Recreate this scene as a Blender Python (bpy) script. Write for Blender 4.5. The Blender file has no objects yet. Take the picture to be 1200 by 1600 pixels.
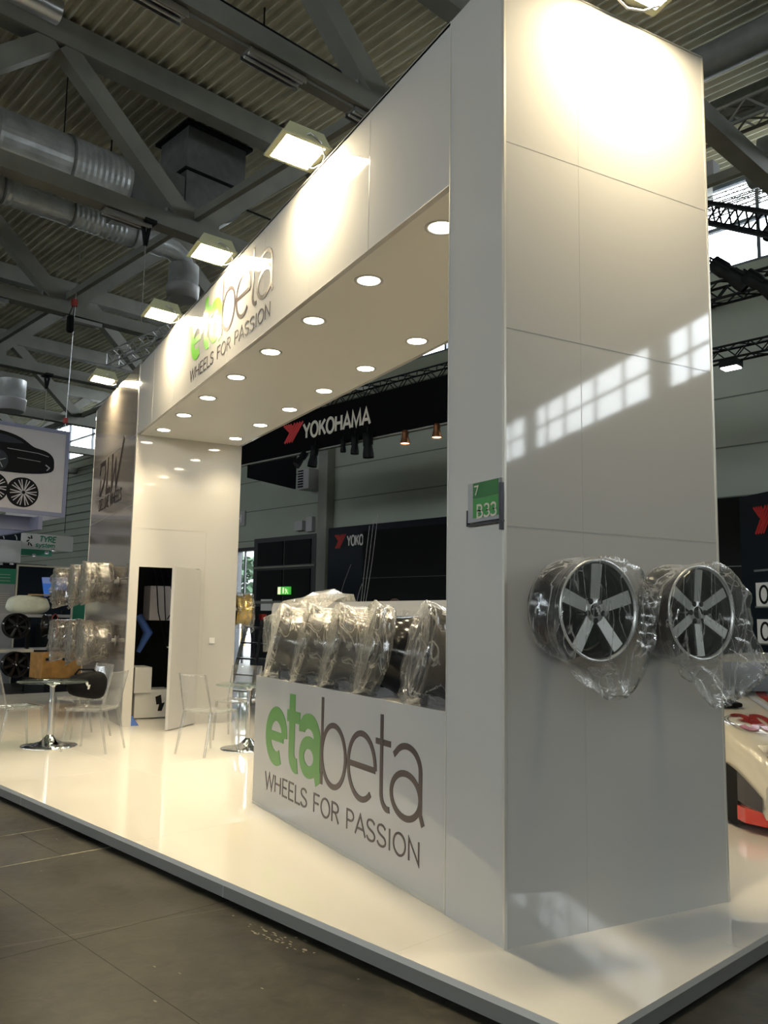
import bpy, bmesh, math, random
from mathutils import Matrix, Vector, noise
random.seed(7)
PI = math.pi
SC = bpy.context.scene
COL = SC.collection

# ------------------------------------------------------------------ camera
cam_d = bpy.data.cameras.new('camera'); cam = bpy.data.objects.new('camera', cam_d); COL.objects.link(cam)
YAW, PITCH, ROLL, FPX = 1.07037, 0.12371, 0.016525, 1317.4
CAM = Vector((3.25597, -2.44146, 1.48532))
Fw = Vector((-math.sin(YAW)*math.cos(PITCH), math.cos(YAW)*math.cos(PITCH), math.sin(PITCH)))
Rt = Vector((math.cos(YAW), math.sin(YAW), 0)); Up = Rt.cross(Fw)
c_, s_ = math.cos(ROLL), math.sin(ROLL)
Rt, Up = c_*Rt + s_*Up, -s_*Rt + c_*Up
cam.matrix_world = Matrix(((Rt.x, Up.x, -Fw.x, CAM.x), (Rt.y, Up.y, -Fw.y, CAM.y), (Rt.z, Up.z, -Fw.z, CAM.z), (0, 0, 0, 1)))
cam_d.sensor_fit = 'VERTICAL'; cam_d.sensor_height = 24.0; cam_d.lens = 24.0*FPX/1600.0
cam_d.clip_start = 0.05; cam_d.clip_end = 300
SC.camera = cam
SC.view_settings.view_transform = 'Standard'; SC.view_settings.look = 'None'
SC.view_settings.gamma = 1.0; SC.view_settings.exposure = 0.0; SC.view_settings.use_curve_mapping = False
SC.cycles.max_bounces = 9; SC.cycles.diffuse_bounces = 5; SC.cycles.glossy_bounces = 5
SC.cycles.transparent_max_bounces = 32; SC.cycles.transmission_bounces = 6
SC.cycles.sample_clamp_indirect = 6.0; SC.cycles.caustics_reflective = False; SC.cycles.caustics_refractive = False

# ------------------------------------------------------------------ frames
A = 0.258731                                   # the hall grid is turned against the stand by 14.8 degrees
HALL = Matrix.Rotation(A, 4, 'Z')
def W(u, v, z=0.0): return HALL @ Vector((u, v, z))
ID = Matrix.Identity(4)
def T(x=0, y=0, z=0): return Matrix.Translation((x, y, z))
def RX(a): return Matrix.Rotation(a, 4, 'X')
def RY(a): return Matrix.Rotation(a, 4, 'Y')
def RZ(a): return Matrix.Rotation(a, 4, 'Z')
FLOOR_Z = -0.115; cv_ = -.399

# ------------------------------------------------------------------ world (daylight outside the hall windows)
world = bpy.data.worlds.new('sky'); SC.world = world; world.use_nodes = True
wn = world.node_tree.nodes; wl = world.node_tree.links; wn.clear()
w_out = wn.new('ShaderNodeOutputWorld'); w_bg = wn.new('ShaderNodeBackground')
w_tc = wn.new('ShaderNodeTexCoord'); w_no = wn.new('ShaderNodeTexNoise'); w_cr = wn.new('ShaderNodeValToRGB')
w_no.inputs['Scale'].default_value = 3.0; w_no.inputs['Detail'].default_value = 5
w_cr.color_ramp.elements[0].position = .35; w_cr.color_ramp.elements[0].color = (.80, .88, .95, 1)
w_cr.color_ramp.elements[1].position = .65; w_cr.color_ramp.elements[1].color = (1, 1, .98, 1)
wl.new(w_tc.outputs['Generated'], w_no.inputs['Vector']); wl.new(w_no.outputs['Fac'], w_cr.inputs['Fac'])
wl.new(w_cr.outputs['Color'], w_bg.inputs['Color']); wl.new(w_bg.outputs['Background'], w_out.inputs['Surface'])
w_bg.inputs['Strength'].default_value = 12.0
def portal(loc, rot, sx, sy):
    l = bpy.data.lights.new('daylight_portal', 'AREA'); l.shape = 'RECTANGLE'; l.size = sx; l.size_y = sy
    l.cycles.is_portal = True
    o = bpy.data.objects.new('daylight_portal', l); COL.objects.link(o)
    o.matrix_world = T(*loc) @ rot
WARM = (1.0, .83, .56)
DOWNLIGHT_L, DOWNLIGHT_W, FLOOD_L = 30.0, 118.0, 275.0

# ------------------------------------------------------------------ materials
def mat(name, col=(.8, .8, .8), rough=.5, metal=0.0, spec=.5, emit=None, estr=0.0, vary=0.0, vscale=6.0, bump=0.0, bscale=40.0, coat=0.0, detail=4):
    m = bpy.data.materials.new(name); m.use_nodes = True
    nt = m.node_tree; b = nt.nodes['Principled BSDF']
    b.inputs['Base Color'].default_value = (*col, 1); b.inputs['Roughness'].default_value = rough
    b.inputs['Metallic'].default_value = metal; b.inputs['Specular IOR Level'].default_value = spec
    b.inputs['Coat Weight'].default_value = coat; b.inputs['Coat Roughness'].default_value = .05
    if emit: b.inputs['Emission Color'].default_value = (*emit, 1); b.inputs['Emission Strength'].default_value = estr
    if vary > 0 or bump > 0:
        tc = nt.nodes.new('ShaderNodeTexCoord')
        if vary > 0:
            n = nt.nodes.new('ShaderNodeTexNoise'); n.inputs['Scale'].default_value = vscale; n.inputs['Detail'].default_value = detail
            r = nt.nodes.new('ShaderNodeValToRGB')
            r.color_ramp.elements[0].position = .3; r.color_ramp.elements[0].color = (*[c*(1-vary) for c in col], 1)
            r.color_ramp.elements[1].position = .7; r.color_ramp.elements[1].color = (*[min(1, c*(1+vary)) for c in col], 1)
            nt.links.new(tc.outputs['Object'], n.inputs['Vector']); nt.links.new(n.outputs['Fac'], r.inputs['Fac'])
            nt.links.new(r.outputs['Color'], b.inputs['Base Color'])
        if bump > 0:
            n2 = nt.nodes.new('ShaderNodeTexNoise'); n2.inputs['Scale'].default_value = bscale; n2.inputs['Detail'].default_value = 3
            bp = nt.nodes.new('ShaderNodeBump'); bp.inputs['Strength'].default_value = bump; bp.inputs['Distance'].default_value = .02
            nt.links.new(tc.outputs['Object'], n2.inputs['Vector']); nt.links.new(n2.outputs['Fac'], bp.inputs['Height'])
            nt.links.new(bp.outputs['Normal'], b.inputs['Normal'])
    return m
def clear_mat(name, tint=(.9, .92, .92), milk=0.05, milkcol=(.9, .9, .85), gloss=.08, wr=0.0, wscale=9.0, edge=.5, refl=.045):
    """thin clear sheet: transparent + glossy + a little milky diffuse, more of it at grazing angles and on streaks painted in as fold glints"""
    m = bpy.data.materials.new(name); m.use_nodes = True; nt = m.node_tree; N = nt.nodes; L = nt.links; N.clear()
    out = N.new('ShaderNodeOutputMaterial'); tr = N.new('ShaderNodeBsdfTransparent'); tr.inputs['Color'].default_value = (*tint, 1)
    gl = N.new('ShaderNodeBsdfGlossy'); gl.inputs['Roughness'].default_value = gloss; gl.inputs['Color'].default_value = (1, 1, 1, 1)
    df = N.new('ShaderNodeBsdfDiffuse'); df.inputs['Color'].default_value = (*milkcol, 1)
    tl = N.new('ShaderNodeBsdfTranslucent'); tl.inputs['Color'].default_value = (*milkcol, 1)
    m0 = N.new('ShaderNodeMixShader'); m0.inputs['Fac'].default_value = .4
    L.new(df.outputs[0], m0.inputs[1]); L.new(tl.outputs[0], m0.inputs[2])
    m1 = N.new('ShaderNodeMixShader'); L.new(m0.outputs[0], m1.inputs[2]); L.new(tr.outputs[0], m1.inputs[1])
    lw = N.new('ShaderNodeLayerWeight'); lw.inputs['Blend'].default_value = .25
    pw = N.new('ShaderNodeMath'); pw.operation = 'POWER'; pw.inputs[1].default_value = 2.0; L.new(lw.outputs['Facing'], pw.inputs[0])
    mu = N.new('ShaderNodeMath'); mu.operation = 'MULTIPLY_ADD'; mu.inputs[1].default_value = edge; mu.inputs[2].default_value = milk
    L.new(pw.outputs[0], mu.inputs[0]); fac = mu.outputs[0]
    lf = N.new('ShaderNodeLayerWeight'); lf.inputs['Blend'].default_value = .5
    p5 = N.new('ShaderNodeMath'); p5.operation = 'POWER'; p5.inputs[1].default_value = 5.0; L.new(lf.outputs['Facing'], p5.inputs[0])
    fr = N.new('ShaderNodeMath'); fr.operation = 'MULTIPLY_ADD'; fr.inputs[1].default_value = .9; fr.inputs[2].default_value = refl; L.new(p5.outputs[0], fr.inputs[0])
    if wr > 0:
        tc = N.new('ShaderNodeTexCoord'); no = N.new('ShaderNodeTexNoise'); no.inputs['Scale'].default_value = wscale
        no.inputs['Detail'].default_value = 5; no.inputs['Distortion'].default_value = 1.2
        mp = N.new('ShaderNodeMapping'); mp.inputs['Scale'].default_value = (1, 1, .30)
        L.new(tc.outputs['Object'], mp.inputs['Vector']); L.new(mp.outputs[0], no.inputs['Vector'])
        rp = N.new('ShaderNodeValToRGB'); e = rp.color_ramp.elements
        e[0].position = .47; e[0].color = (0, 0, 0, 1); e[1].position = .53; e[1].color = (0, 0, 0, 1)
        k = rp.color_ramp.elements.new(.5); k.color = (1, 1, 1, 1)  # thin pale streaks painted in for the glints along folds
        L.new(no.outputs['Fac'], rp.inputs['Fac'])
        ad = N.new('ShaderNodeMath'); ad.operation = 'MULTIPLY_ADD'; ad.inputs[1].default_value = wr; ad.use_clamp = True
        L.new(rp.outputs['Color'], ad.inputs[0]); L.new(fac, ad.inputs[2]); fac = ad.outputs[0]
        bp = N.new('ShaderNodeBump'); bp.inputs['Strength'].default_value = .5; bp.inputs['Distance'].default_value = .03
        L.new(no.outputs['Fac'], bp.inputs['Height']); L.new(bp.outputs[0], gl.inputs['Normal']); L.new(bp.outputs[0], lf.inputs['Normal'])
    L.new(fac, m1.inputs['Fac'])
    m2 = N.new('ShaderNodeMixShader'); L.new(fr.outputs[0], m2.inputs['Fac']); L.new(m1.outputs[0], m2.inputs[1]); L.new(gl.outputs[0], m2.inputs[2])
    L.new(m2.outputs[0], out.inputs['Surface'])
    return m
M = {}
M['panel'] = mat('glossy_white_panel', (.585, .57, .54), .045, spec=.75)
M['soffit'] = mat('white_soffit', (.88, .86, .80), .35, spec=.3)
M['seam'] = mat('panel_seam', (.50, .485, .45), .35)
M['tape'] = mat('worn_pale_tape', (.20, .185, .13), .6, vary=.5, vscale=25)
M['seamlight'] = mat('faint_deck_joint', (.50, .47, .40), .4)
M['edge'] = mat('aluminium_edge', (.75, .72, .65), .3, metal=.4)
M['platform'] = mat('platform_white_gloss', (.72, .695, .64), .035, spec=1.0)
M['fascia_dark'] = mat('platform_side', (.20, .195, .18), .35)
M['mirror'] = mat('brushed_steel_sheet', (.42, .37, .32), .10, metal=.45, spec=.8, bump=.04, bscale=1.2)
M['black_letter'] = mat('dark_brown_vinyl', (.035, .025, .026), .5, spec=.15)
M['brown_letter'] = mat('brown_vinyl', (.075, .052, .052), .35)
M['green_letter'] = mat('green_vinyl', (.13, .32, .09), .35)
M['green_bright'] = mat('bright_green_vinyl', (.16, .50, .05), .35)
M['black_gloss'] = mat('black_gloss', (.008, .008, .009), .15)
M['black'] = mat('black_matt', (.006, .007, .008), .6, spec=.15)
M['ink'] = mat('black_print', (.010, .010, .011), .8, spec=.15)
M['bluegrey'] = mat('grey_blue_print', (.03, .035, .045), .7, spec=.2)
M['polyedge'] = None
M['banner_black'] = mat('black_banner_cloth', (.004, .004, .005), .9, spec=.05)
M['red'] = mat('red_print', (.5, .02, .02), .5)
M['offwhite'] = mat('offwhite_print', (.62, .58, .48), .5)
M['white'] = mat('white_paint', (.75, .75, .73), .4)
M['grey'] = mat('grey_plastic', (.35, .35, .36), .4)
M['alu'] = mat('aluminium', (.62, .63, .64), .28, metal=1.0)
M['chrome'] = mat('chrome', (.85, .85, .86), .04, metal=1.0)
M['steel'] = mat('painted_steel', (.20, .20, .175), .6, vary=.12, vscale=2)
M['deck'] = mat('corrugated_deck', (.60, .58, .46), .65, vary=.18, vscale=1.2)
M['duct'] = mat('galvanised_duct', (.62, .65, .66), .36, metal=.45, vary=.25, vscale=3)
M['ductdark'] = mat('dull_sheet_metal', (.16, .17, .165), .5, metal=.1, vary=.15)
M['wallp'] = mat('hall_wall_panel', (.29, .32, .27), .6, vary=.06, vscale=.6)
M['wallseam'] = mat('wall_joint', (.10, .115, .095), .7)
M['frame'] = mat('window_frame', (.10, .12, .14), .5)
M['darkframe'] = mat('dark_door_frame', (.02, .022, .025), .4)
M['lamp'] = mat('downlight_lens', (1, 1, 1), .5, emit=(1, .86, .62), estr=DOWNLIGHT_L)
M['flood'] = mat('flood_lens', (1, 1, 1), .5, emit=(1, .84, .55), estr=FLOOD_L)
M['floodbody'] = mat('flood_housing', (.55, .56, .36), .4)
M['tube'] = mat('unlit_tube', (.6, .6, .58), .3)
M['silver'] = mat('machined_silver_rim', (.90, .90, .89), .33, metal=.85)
M['darkrim'] = mat('gloss_black_rim', (.012, .012, .013), .12)
M['greyrim'] = mat('dark_grey_rim', (.07, .07, .08), .3, metal=.6)
M['goldrim'] = mat('gold_rim', (.75, .52, .14), .25, metal=.8)
M['bag'] = clear_mat('clear_plastic_bag', (.97, .97, .97), .03, (.92, .92, .90), .09, .42, 7, .42, refl=.09)
M['bagmilk'] = clear_mat('milky_plastic_bag', (.96, .96, .94), .12, (.88, .86, .78), .13, .32, 8, .45, refl=.09)
M['bagdark'] = clear_mat('dusty_plastic_bag', (.88, .86, .83), .24, (.50, .46, .40), .2, .40, 10, .40, refl=.07)
M['poly'] = clear_mat('clear_polycarbonate', (.965, .965, .96), .05, (.80, .80, .78), .04, 0, 1, .35)
M['polyedge'] = clear_mat('clear_polycarbonate_edge', (.86, .86, .85), .16, (.70, .70, .68), .05, 0, 1, .35)
M['glass'] = clear_mat('table_glass', (.86, .93, .90), .02, (.7, .8, .75), .02, 0, 1, .10)
M['winglass'] = clear_mat('window_glass', (.97, .99, 1), .0, (.9, .9, .9), .02, 0, 1, .03)
M['cream'] = mat('cream_car_paint', (.66, .62, .52), .15, coat=.6)
M['carred'] = mat('red_car_paint', (.52, .03, .02), .2, coat=.5)
M['rubber'] = mat('rubber', (.012, .012, .012), .7)
M['cardboard'] = mat('cardboard', (.42, .26, .10), .8, vary=.2, vscale=9)
M['crate'] = mat('orange_crate', (.36, .18, .04), .7, vary=.25, vscale=7)
M['blackfab'] = mat('black_bag_fabric', (.006, .006, .007), .75, spec=.1, bump=.3, bscale=30)
M['cloth'] = mat('pale_cloth', (.66, .68, .56), .8, vary=.1, bump=.4, bscale=12)
M['green_sign'] = mat('green_sign', (.03, .16, .04), .4)
M['green_sign2'] = mat('light_green_sign', (.05, .26, .06), .4)
M['teal'] = mat('green_graphic', (.03, .27, .15), .5)
M['exit'] = mat('lit_exit_sign', (.1, .6, .1), .5, emit=(.10, .7, .08), estr=.5)
M['exitw'] = mat('lit_exit_pictogram', (.9, .9, .7), .5, emit=(1, 1, .6), estr=.8)
M['blue'] = mat('glowing_blue_print', (.05, .16, .55), .4, emit=(.05, .17, .6), estr=.35)  # print with a glow added to its colour, not a lamp
M['bluepale'] = mat('glowing_pale_blue_print', (.25, .32, .6), .4, emit=(.2, .28, .6), estr=.3)  # paler part of the picture, glow added likewise
M['navy'] = mat('navy_print', (.006, .011, .018), .45, spec=.2)
M['bannercloth'] = mat('white_banner_cloth', (.55, .52, .53), .8, vary=.07, vscale=2.5)
M['bannerframe'] = mat('lilac_banner_frame', (.24, .25, .36), .6)
M['hair'] = mat('brown_hair', (.08, .04, .02), .8)
M['skin'] = mat('skin', (.55, .35, .26), .55)
M['redhook'] = mat('red_hoist_paint', (.35, .03, .02), .5)
M['bluecloth'] = mat('blue_cloth', (.05, .12, .40), .8)
M['pink'] = mat('pink_petals', (.45, .15, .30), .7)
M['foliage'] = mat('tree_leaves', (.035, .07, .035), .8, vary=.4, vscale=4)
M['amberlens'] = mat('amber_lamp', (1, .8, .5), .4, emit=(1, .62, .3), estr=6)
M['whitelens'] = mat('white_lamp', (1, 1, 1), .4, emit=(.95, .9, 1), estr=8)
M['stripelamp'] = mat('light_strip', (1, 1, 1), .4, emit=(.9, .97, 1), estr=6)
M['copper'] = mat('copper_spot_body', (.25, .11, .05), .3, metal=.8)

def concrete():
    m = bpy.data.materials.new('stained_hall_floor'); m.use_nodes = True; nt = m.node_tree; b = nt.nodes['Principled BSDF']
    tc = nt.nodes.new('ShaderNodeTexCoord'); L = nt.links
    n1 = nt.nodes.new('ShaderNodeTexNoise'); n1.inputs['Scale'].default_value = .8; n1.inputs['Detail'].default_value = 10; n1.inputs['Roughness'].default_value = .65
    n2 = nt.nodes.new('ShaderNodeTexNoise'); n2.inputs['Scale'].default_value = 9; n2.inputs['Detail'].default_value = 8; n2.inputs['Distortion'].default_value = 1
    L.new(tc.outputs['Object'], n1.inputs['Vector']); L.new(tc.outputs['Object'], n2.inputs['Vector'])
    r1 = nt.nodes.new('ShaderNodeValToRGB'); r1.color_ramp.elements[0].position = .3; r1.color_ramp.elements[0].color = (.010, .0095, .008, 1)
    r1.color_ramp.elements[1].position = .7; r1.color_ramp.elements[1].color = (.080, .075, .060, 1)
    L.new(n1.outputs['Fac'], r1.inputs['Fac'])
    mx = nt.nodes.new('ShaderNodeMix'); mx.data_type = 'RGBA'; mx.blend_type = 'MULTIPLY'; mx.inputs['Factor'].default_value = .6
    r2 = nt.nodes.new('ShaderNodeValToRGB'); r2.color_ramp.elements[0].position = .35; r2.color_ramp.elements[0].color = (.5, .5, .5, 1)
    r2.color_ramp.elements[1].position = .6; r2.color_ramp.elements[1].color = (1.1, 1.1, 1.05, 1)
    L.new(n2.outputs['Fac'], r2.inputs['Fac']); L.new(r1.outputs['Color'], mx.inputs[6]); L.new(r2.outputs['Color'], mx.inputs[7])
    # scratches: thin worn lines
    vo = nt.nodes.new('ShaderNodeTexVoronoi'); vo.feature = 'DISTANCE_TO_EDGE'; vo.inputs['Scale'].default_value = .7
    mp = nt.nodes.new('ShaderNodeMapping'); mp.inputs['Scale'].default_value = (1, .35, 1); mp.inputs['Rotation'].default_value = (0, 0, .5)
    L.new(tc.outputs['Object'], mp.inputs['Vector']); L.new(mp.outputs[0], vo.inputs['Vector'])
    lt = nt.nodes.new('ShaderNodeMath'); lt.operation = 'LESS_THAN'; lt.inputs[1].default_value = .004; L.new(vo.outputs['Distance'], lt.inputs[0]); lt.inputs[1].default_value = .0012; vo.inputs['Scale'].default_value = .45
    # flakes of old paint
    n3 = nt.nodes.new('ShaderNodeTexNoise'); n3.inputs['Scale'].default_value = 14; n3.inputs['Detail'].default_value = 6
    n4 = nt.nodes.new('ShaderNodeTexNoise'); n4.inputs['Scale'].default_value = .9
    L.new(tc.outputs['Object'], n3.inputs['Vector']); L.new(tc.outputs['Object'], n4.inputs['Vector'])
    ad = nt.nodes.new('ShaderNodeMath'); ad.operation = 'ADD'; L.new(n3.outputs['Fac'], ad.inputs[0]); L.new(n4.outputs['Fac'], ad.inputs[1])
    gt = nt.nodes.new('ShaderNodeMath'); gt.operation = 'GREATER_THAN'; gt.inputs[1].default_value = 1.36; L.new(ad.outputs[0], gt.inputs[0])
    sm = nt.nodes.new('ShaderNodeMath'); sm.operation = 'MULTIPLY_ADD'; sm.inputs[1].default_value = .55; L.new(lt.outputs[0], sm.inputs[0]); L.new(gt.outputs[0], sm.inputs[2]); sm.use_clamp = True
    m3 = nt.nodes.new('ShaderNodeMix'); m3.data_type = 'RGBA'; L.new(sm.outputs[0], m3.inputs['Factor'])
    L.new(mx.outputs[2], m3.inputs[6]); m3.inputs[7].default_value = (.16, .15, .11, 1)
    L.new(m3.outputs[2], b.inputs['Base Color']); b.inputs['Specular IOR Level'].default_value = .10
    rr = nt.nodes.new('ShaderNodeMapRange'); rr.inputs['To Min'].default_value = .22; rr.inputs['To Max'].default_value = .5
    L.new(n2.outputs['Fac'], rr.inputs['Value']); L.new(rr.outputs[0], b.inputs['Roughness'])
    bp = nt.nodes.new('ShaderNodeBump'); bp.inputs['Strength'].default_value = .15; bp.inputs['Distance'].default_value = .01
    L.new(n2.outputs['Fac'], bp.inputs['Height']); L.new(bp.outputs[0], b.inputs['Normal'])
    return m
M['concrete'] = concrete()

# ------------------------------------------------------------------ object helpers
def thing(name, label, cat, loc=(0, 0, 0), rz=0.0, group=None):
    o = bpy.data.objects.new(name, None); COL.objects.link(o); o.empty_display_size = .1
    o.matrix_world = T(*loc) @ RZ(rz)
    o['label'] = label; o['category'] = cat
    if group: o['group'] = group
    return o
def tag(o, label, cat, group=None):
    o['label'] = label; o['category'] = cat
    if group: o['group'] = group
    return o
def struct(o): o['kind'] = 'structure'; return o
def root_of(o):
    while o.parent: o = o.parent
    return o
class MB:
    """collects shapes; local matrix applied to every shape"""
    def __init__(s, m=ID): s.v = []; s.f = []; s.m = m; s.sm = set()
    def add(s, vs, fs, m=None, smooth=False):
        k = len(s.v); mm = s.m @ m if m is not None else s.m
        s.v += [mm @ Vector(p) for p in vs]
        for f in fs:
            if smooth: s.sm.add(len(s.f))
            s.f.append([i+k for i in f])
        return s
    def box(s, x0, x1, y0, y1, z0, z1, m=None):
        vs = [(x, y, z) for x in (x0, x1) for y in (y0, y1) for z in (z0, z1)]
        return s.add(vs, [(0, 1, 3, 2), (4, 6, 7, 5), (0, 4, 5, 1), (2, 3, 7, 6), (0, 2, 6, 4), (1, 5, 7, 3)], m)
    def prism(s, pts, z0, z1, m=None):
        n = len(pts)
        vs = [(x, y, z0) for x, y in pts]+[(x, y, z1) for x, y in pts]
        return s.add(vs, [list(range(n))[::-1], list(range(n, 2*n))]+[(i, (i+1) % n, n+(i+1) % n, n+i) for i in range(n)], m)
    def bar(s, p, q, w, h=None, up=(0, 0, 1), m=None):
        h = h or w; p = Vector(p); q = Vector(q); d = (q-p); L = d.length; d.normalize(); u = Vector(up)
        if abs(d.dot(u)) > .98: u = Vector((1, 0, 0))
        r = d.cross(u).normalized(); u = r.cross(d)
        vs = [a+r*sx*w/2+u*sz*h/2 for a in (p, q) for sx, sz in ((-1, -1), (1, -1), (1, 1), (-1, 1))]
        return s.add(vs, [(0, 1, 2, 3), (7, 6, 5, 4), (0, 4, 5, 1), (1, 5, 6, 2), (2, 6, 7, 3), (3, 7, 4, 0)], m)
    def tube(s, pts, r, n=10, m=None, cap=True, smooth=True):
        pts = [Vector(p) for p in pts]; rs = r if isinstance(r, (list, tuple)) else [r]*len(pts)
        vs = []; fs = []; u = None
        for i, p in enumerate(pts):
            d = (pts[min(i+1, len(pts)-1)]-pts[max(i-1, 0)]).normalized()
            if u is None:
                u = Vector((0, 0, 1)) if abs(d.z) < .9 else Vector((1, 0, 0))
            u = (u-d*u.dot(d)).normalized(); w = d.cross(u)
            for k in range(n):
                a = 2*PI*k/n; vs.append(p+(u*math.cos(a)+w*math.sin(a))*rs[i])
        for i in range(len(pts)-1):
            for k in range(n): fs.append((i*n+k, i*n+(k+1) % n, (i+1)*n+(k+1) % n, (i+1)*n+k))
        s.add(vs, fs, m, smooth)
        if cap: s.add(vs[:n], [list(range(n))[::-1]], m); s.add(vs[-n:], [list(range(n))], m)
        return s
    def lathe(s, prof, n=32, m=None, smooth=True, close=False):
        """profile of (radius, z) turned about local z"""
        vs = [(r*math.cos(2*PI*k/n), r*math.sin(2*PI*k/n), z) for r, z in prof for k in range(n)]
        fs = [(i*n+k, i*n+(k+1) % n, (i+1)*n+(k+1) % n, (i+1)*n+k) for i in range(len(prof)-1) for k in range(n)]
        s.add(vs, fs, m, smooth)
        return s
    def disc(s, r, z, n=32, m=None, rx=None):
        return s.add([(r*math.cos(2*PI*k/n), (rx or r)*math.sin(2*PI*k/n), z) for k in range(n)], [list(range(n))], m)
    def grid(s, rows, m=None, smooth=True, wrap=False):
        n = len(rows[0]); vs = [p for r in rows for p in r]; K = n if wrap else n-1
        fs = [(i*n+k, i*n+(k+1) % n, (i+1)*n+(k+1) % n, (i+1)*n+k) for i in range(len(rows)-1) for k in range(K)]
        return s.add(vs, fs, m, smooth)
    def build(s, name, mt, parent=None, world=False, mods=None):
        if parent is not None:
            inv = root_of(parent).matrix_world.inverted() if world else ID
            vs = [inv @ p for p in s.v]; loc = None
        else:
            xs = [p.x for p in s.v]; ys = [p.y for p in s.v]; zs = [p.z for p in s.v]
            loc = Vector(((min(xs)+max(xs))/2, (min(ys)+max(ys))/2, min(zs))); vs = [p-loc for p in s.v]
        me = bpy.data.meshes.new(name); me.from_pydata([tuple(p) for p in vs], [], s.f); me.update()
        if s.sm:
            for i in s.sm:
                if i < len(me.polygons): me.polygons[i].use_smooth = True
        bm = bmesh.new(); bm.from_mesh(me); bmesh.ops.recalc_face_normals(bm, faces=bm.faces); bm.to_mesh(me); bm.free()
        me.materials.append(mt if not isinstance(mt, str) else M[mt])
        o = bpy.data.objects.new(name, me); COL.objects.link(o)
        if parent is not None: o.parent = parent
        else: o.location = loc
        if mods: mods(o)
        return o
def bevel(w=.01, seg=2):
    def f(o):
        b = o.modifiers.new('bevel', 'BEVEL'); b.width = w; b.segments = seg; b.limit_method = 'ANGLE'
    return f
def relabel(o, label=None, group=None):
    if label: o['label'] = label
    if group: o['group'] = group
    return o
def copy_tree(o, parent=None):
    c = o.copy(); COL.objects.link(c)
    if parent is not None: c.parent = parent
    for ch in list(o.children): copy_tree(ch, c)
    return c
def place(o, loc, rz=0.0, extra=ID): o.matrix_world = T(*loc) @ RZ(rz) @ extra; return o

# ------------------------------------------------------------------ stroke lettering
def arc(cx, cy, rx, ry, a0, a1, n=14): return [(cx+rx*math.cos(math.radians(a0+(a1-a0)*i/n)), cy+ry*math.sin(math.radians(a0+(a1-a0)*i/n))) for i in range(n+1)]
def smooth_pts(p, k=4):
    out = []
    for i in range(len(p)-1):
        a, b, c, d = p[max(i-1, 0)], p[i], p[i+1], p[min(i+2, len(p)-1)]
        for j in range(k):
            t = j/k
            out.append(tuple(.5*((2*b[q])+(-a[q]+c[q])*t+(2*a[q]-5*b[q]+4*c[q]-d[q])*t*t+(-a[q]+3*b[q]-3*c[q]+d[q])*t**3) for q in (0, 1)))
    out.append(p[-1]); return out
SPATH = smooth_pts([(.52, .84), (.42, .96), (.27, 1), (.12, .94), (.05, .77), (.12, .60), (.30, .50), (.47, .41), (.54, .23), (.46, .06), (.29, 0), (.12, .04), (.03, .18)])
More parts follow.
